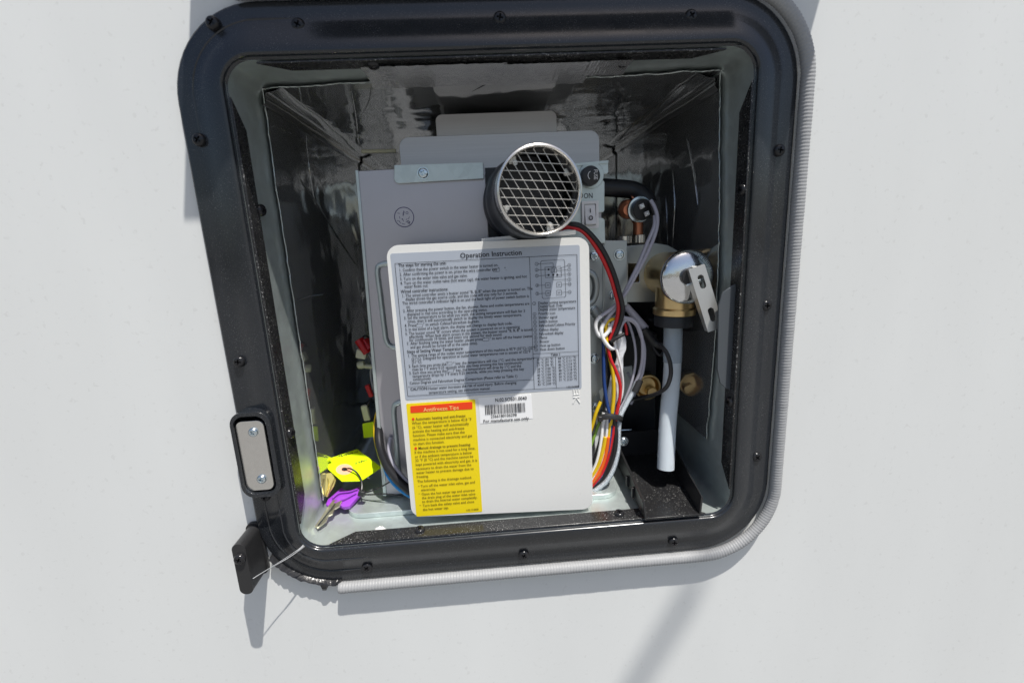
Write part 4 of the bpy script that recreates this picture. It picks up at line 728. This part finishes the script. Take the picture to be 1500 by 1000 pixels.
# zip ties
zt_ = [(0.0717, 0.034, -0.0955), (0.0773, 0.0315, -0.0935), (0.084, 0.0315, -0.0946), (0.0893, 0.035, -0.0978), (0.0882, 0.04, -0.1022), (0.08, 0.042, -0.1024), (0.0729, 0.039, -0.0994)]
MB().tube(zt_, .0017, n=8, sub=6, closed=True, flat=1.4).build('cable_tie', 'blackplastic', har, label='black cable tie round the bundle')
MB().box((0.0715, 0.0335, -0.0956), (.004, .004, .0042)).build('tie_head', 'blackplastic', har, bevel=.0005)
wire([(0.081, 0.034, -0.0317), (0.0849, 0.0325, -0.0289), (0.0911, 0.033, -0.026)], .0015, 'blackplastic', 'black cable tie end by the white loops', name='cable_tie')

# ------------------------------------------------------------------ lower left: cables, connectors, tags and keys
cab = thing('cable_bundle', 'black and blue cables running down behind the lower left of the front panel', 'cables', (-0.11, 0.045, -0.155))
wire([(-0.1049, 0.06, -0.076), (-0.1088, 0.052, -0.0849), (-0.1106, 0.046, -0.0974), (-0.1091, 0.038, -0.109), (-0.1045, 0.033, -0.122), (-0.0963, 0.029, -0.1339), (-0.086, 0.027, -0.1446)], .0036, 'blackwire', 'thick black cable', cab, 'cable', 12)
wire([(-0.1011, 0.043, -0.1029), (-0.1025, 0.039, -0.113), (-0.0984, 0.034, -0.1242), (-0.0911, 0.031, -0.1342), (-0.084, 0.03, -0.1416)], .0017, 'greywire', 'thin grey strand painted as the sheen on the black cable', cab, 'cable')  # grey strand puts the black cable's sheen into colour
wire([(-0.1087, 0.043, -0.1218), (-0.1068, 0.038, -0.1293), (-0.1019, 0.034, -0.1374), (-0.0949, 0.031, -0.1443), (-0.086, 0.03, -0.1513)], .0019, 'bluewire2', 'bright blue cable', cab, 'cable')
wire([(-0.1113, 0.064, -0.08), (-0.115, 0.057, -0.0906), (-0.1156, 0.05, -0.1049), (-0.1118, 0.043, -0.1191), (-0.1041, 0.037, -0.1314), (-0.0956, 0.034, -0.141), (-0.0882, 0.032, -0.1486)], .0011, 'yellowwire', 'thin yellow wire', cab)
wire([(-0.1324, 0.045, -0.1523), (-0.1234, 0.04, -0.1489), (-0.113, 0.036, -0.1437), (-0.1011, 0.033, -0.1363)], .0006, 'blackwire', None, cab)
wire([(-0.1325, 0.045, -0.1536), (-0.1206, 0.039, -0.1511), (-0.1081, 0.034, -0.1486), (-0.0936, 0.03, -0.1494)], .0006, 'blackwire', None, cab)
con = thing('wire_connectors', 'red and ivory wire connectors hanging in the dark gap left of the heater', 'connectors', (-0.1323, 0.11, -0.0746))
wire([(-0.1235, 0.11, -0.0419), (-0.1241, 0.108, -0.0349), (-0.127, 0.107, -0.0294), (-0.1308, 0.107, -0.0304), (-0.1337, 0.108, -0.0369)], .0009, 'blackwire', None, con)
MB().tube([(-0.1323, 0.1, -0.0308), (-0.129, 0.099, -0.0365), (-0.1255, 0.099, -0.0431)], .0056, n=8, smooth=False, flat=.7).build('connector', 'redwire', con, bevel=.0005)
MB().tube([(-0.128, 0.102, -0.0321), (-0.1229, 0.1, -0.0396)], .0048, n=8, smooth=False, flat=.7).build('connector', 'redwire', con)
MB().box((-0.1314, 0.1, -0.0442), (.0090, .007, .0080), Matrix.Rotation(radians(15), 3, 'Y')).build('connector_body', 'beige', con, bevel=.0008)
MB().tube([(-0.1364, 0.105, -0.0556), (-0.1322, 0.105, -0.0571), (-0.1254, 0.107, -0.0588)], .0022, n=10, smooth=False).build('cable_clip', 'beige', con)
MB().lathe([(0, -.004), (.003, -.003), (.0038, 0), (.003, .003), (0, .004)], (-0.1346, 0.105, -0.0557), (1, 0, .2), 14).build('cable_clip', 'beige', con)
for dx, mm in ((0, 'greywire'), (3, 'bluewire'), (5, 'greywire')):
    wire([(-0.1273, 0.108, -0.0465), (-0.1248, 0.107, -0.0542), (-0.1272, 0.106, -0.0657), (-0.1266, 0.106, -0.0778), (-0.124, 0.106, -0.0888)], .0009, mm, None, con) if dx == 0 else wire([(p[0]+dx*.0007, p[1]+dx*.0004, p[2]) for p in ((-0.1273, 0.108, -0.0465), (-0.1244, 0.107, -0.0556), (-0.1259, 0.106, -0.0658), (-0.1273, 0.106, -0.0777), (-0.1254, 0.106, -0.09))], .0009, mm, None, con)
MB().box((-0.1297, 0.104, -0.0809), (.004, .004, .012), Matrix.Rotation(radians(-15), 3, 'Y')).build('connector', 'redwire', con, bevel=.0005)
MB().box((-0.1342, 0.1, -0.1008), (.0060, .005, .0150), Matrix.Rotation(radians(-6), 3, 'Y')).build('connector_body', 'beige', con, bevel=.0008)
wire([(-0.1282, 0.104, -0.0898), (-0.1309, 0.101, -0.0919), (-0.133, 0.1, -0.0955)], .0016, 'blackwire', None, con)
tg2 = MB().prism([dsh(p) for p in ((-0.138, 0.098, -0.1106), (-0.1265, 0.098, -0.1094), (-0.1288, 0.098, -0.1244), (-0.1384, 0.098, -0.125))], .0975, .0982)
tag(tg2.build('tag_card', 'lime'), 'small square lime tag in the dark gap beside the heater', 'tag')
kt = thing('key_tag', 'bright lime card tag with salmon reinforcement ring leaning over the keys', 'tag', (-0.1391, 0.05, -0.1405))
T0 = Vector((-0.1562, 0.045, -0.1301)); T1 = Vector((-0.1439, 0.04, -0.1377)); T2 = Vector((-0.1296, 0.044, -0.1405)); 
# the card lies in one plane through three of its corners
TN = (Vector((-0.1418, 0.082, -0.129))-T1).cross(T2-T1).normalized()
CAMP = Vector((-0.01705824, -0.32485852, 0.05334194))
def onp(v): d = Vector(v)-CAMP; return CAMP+d*((T1-CAMP).dot(TN)/d.dot(TN))
crd = [onp(p) for p in ((-0.1577, 0.05, -0.1301), (-0.1566, 0.05, -0.1214), (-0.1314, 0.05, -0.1144), (-0.113, 0.05, -0.1325), (-0.1314, 0.05, -0.1437), (-0.1474, 0.05, -0.1427))]
if TN.dot(CAMP-T1) < 0: TN = -TN
b = MB(); b.add([p for p in crd]+[p-TN*.0006 for p in crd], [tuple(range(6)), tuple(range(11, 5, -1))]+[(i, (i+1) % 6, 6+(i+1) % 6, 6+i) for i in range(6)]); card = b.build('card', 'lime', kt)
hc = onp((-0.1441, 0.05, -0.1321)); e1 = (onp((-0.1359, 0.05, -0.1376))-hc).normalized(); e2 = TN.cross(e1)
def disc(r0, r1, off, n=28):
    b = MB(); b.add([hc+TN*off+(e1*cos(2*pi*q/n)+e2*sin(2*pi*q/n))*r for r in (r0, r1) for q in range(n)], [(q, (q+1) % n, n+(q+1) % n, n+q) for q in range(n)]); return b
disc(.0022, .0068, .0003).build('reinforcement_ring', 'salmon', card, fix=False); disc(.0, .0023, .0005).build('punched_hole', 'recess', card, fix=False)
b = MB(); rs = random.Random(5)    # faded handwriting: short pen strokes
for (px, py, qx, qy, k) in (((-0.1467, 0.05, -0.1194)+(-0.1329, 0.05, -0.1171)+(14,)), ((-0.1352, 0.05, -0.1272)+(-0.1259, 0.05, -0.1251)+(10,))) if False else (): pass
for a_, c_, k in ((onp((-0.1485, 0.05, -0.1202)), onp((-0.1311, 0.05, -0.1169)), 16), (onp((-0.1347, 0.05, -0.1276)), onp((-0.1247, 0.05, -0.1249)), 9)):
    for i in range(k):
        p = a_.lerp(c_, (i+.5)/k)+TN*.0004+e2*rs.uniform(-.0008, .0008); d = (e1*rs.uniform(-.4, .6)+e2*rs.uniform(-1, 1)).normalized()*rs.uniform(.0008, .0016); n_ = TN.cross(d).normalized()*.00022
        b.add([p-d-n_, p+d-n_, p+d+n_, p-d+n_], [(0, 1, 2, 3)])
b.build('handwriting', 'ink', card, fix=False)
MB().tube([hc+TN*.0008, hc+TN*.004+e1*.006, onp((-0.1348, 0.05, -0.1383))+TN*.003, onp((-0.1316, 0.05, -0.145))+TN*.002, Vector((-0.1275, 0.036, -0.1437)), Vector((-0.1289, 0.034, -0.1462))], .0007, n=8, sub=8).build('cord', 'blackwire', kt)
MB().box((-0.1279, 0.036, -0.1474), (.0058, .004, .005), Matrix.Rotation(radians(20), 3, 'Y')).build('cord_lock', 'blackplastic', kt, bevel=.0008)
cr2 = [Vector(p) for p in ((-0.1603, 0.06, -0.126), (-0.163, 0.054, -0.126), (-0.1634, 0.05, -0.1302), (-0.1609, 0.052, -0.1283), (-0.1584, 0.057, -0.1273))]
MB().tube([(-0.1579, 0.06, -0.1256), (-0.1612, 0.056, -0.1253), (-0.1628, 0.052, -0.1275), (-0.1634, 0.05, -0.1321)], .0022, n=8, flat=.3).build('card_curl', 'lime', kt)
# keys
pk = thing('purple_key', 'purple plastic headed key lying on the steel floor beside the lime tag', 'key', (-0.1488, 0.0467, -0.157))
kz = -.1535
KH = [Vector(p) for p in ((-0.1499, 0.0537, -0.15), (-0.1462, 0.0504, -0.151), (-0.1383, 0.0489, -0.1505), (-0.1335, 0.0512, -0.149), (-0.1308, 0.0434, -0.1515), (-0.137, 0.0294, -0.1545), (-0.142, 0.0295, -0.155), (-0.1462, 0.0328, -0.1545), (-0.1539, 0.0309, -0.1545), (-0.1578, 0.0347, -0.154), (-0.1577, 0.0403, -0.153), (-0.1524, 0.048, -0.151))]
kn = len(KH); cen = sum(KH, Vector())/kn; kup = Vector((0.05, -.35, .93)).normalized()
b = MB(); inn = [cen+(p-cen)*.88+kup*.0006 for p in KH]
b.add(KH+inn+[p-kup*.0036 for p in KH], [tuple(range(kn, 2*kn))]+[(i, (i+1) % kn, kn+(i+1) % kn, kn+i) for i in range(kn)]+[(i, (i+1) % kn, 2*kn+(i+1) % kn, 2*kn+i) for i in range(kn)]+[tuple(range(2*kn, 3*kn))]); b.build('key_head', 'purple', pk, bevel=.0006, ang=40)
def blade(pts, name, par, m, up=kup, th=.0016):
    P = [Vector(p) for p in pts]; n = len(P); b = MB(); b.add(P+[p-up*th for p in P], [tuple(range(n)), tuple(range(2*n-1, n-1, -1))]+[(i, (i+1) % n, n+(i+1) % n, n+i) for i in range(n)]); return b.build(name, m, par, bevel=.00025)
blade([(-0.1517, 0.0359, -0.1512), (-0.1437, 0.0331, -0.1512), (-0.1453, 0.0298, -0.154), (-0.1484, 0.0271, -0.1545), (-0.1486, 0.0219, -0.1555), (-0.1513, 0.0202, -0.156), (-0.1515, 0.0153, -0.157), (-0.1539, 0.0109, -0.1575), (-0.1559, 0.0075, -0.158), (-0.159, 0.0106, -0.158), (-0.1572, 0.02, -0.1565), (-0.1555, 0.0291, -0.1545)], 'key_blade', pk, 'keybrass')
for pts in ([(-0.1528, 0.0376, -0.1512), (-0.1486, 0.0432, -0.1498), (-0.1403, 0.0439, -0.1497), (-0.1337, 0.0453, -0.1485)], [(-0.1497, 0.0326, -0.1522), (-0.1417, 0.036, -0.1512), (-0.134, 0.0413, -0.15)]): MB().tube([Vector(p)+kup*.0003 for p in pts], .0006, n=8).build('head_ridge', 'purple', pk)
MB().tube([(-0.1556, 0.0088, -0.1565), (-0.1524, 0.019, -0.1545), (-0.1482, 0.0297, -0.1512)], .0005, n=6).build('blade_groove', 'recess', pk)
bk = thing('brass_key', 'dull brass key standing against the box wall under the lime tag', 'key', (-0.1574, 0.035, -0.1461))
blade([(-0.1594, 0.05, -0.1343), (-0.1548, 0.05, -0.1341), (-0.1513, 0.047, -0.1397), (-0.1529, 0.045, -0.1441), (-0.1561, 0.041, -0.1479), (-0.1575, 0.039, -0.1504), (-0.161, 0.04, -0.1488), (-0.1599, 0.042, -0.1444), (-0.1599, 0.046, -0.1391)], 'key_blade', bk, 'keygold', Vector((-.3, -.9, .2)))
MB().tube([(-0.1575, 0.0465, -0.137), (-0.1568, 0.0435, -0.143), (-0.1583, 0.039, -0.1478)], .0006, n=6).build('blade_groove', 'keygold', bk)
MB().tube([(-0.152, 0.0465, -0.1375), (-0.1549, 0.0425, -0.1432), (-0.1565, 0.0385, -0.1476)], .0005, n=6).build('blade_groove', 'keygold', bk)
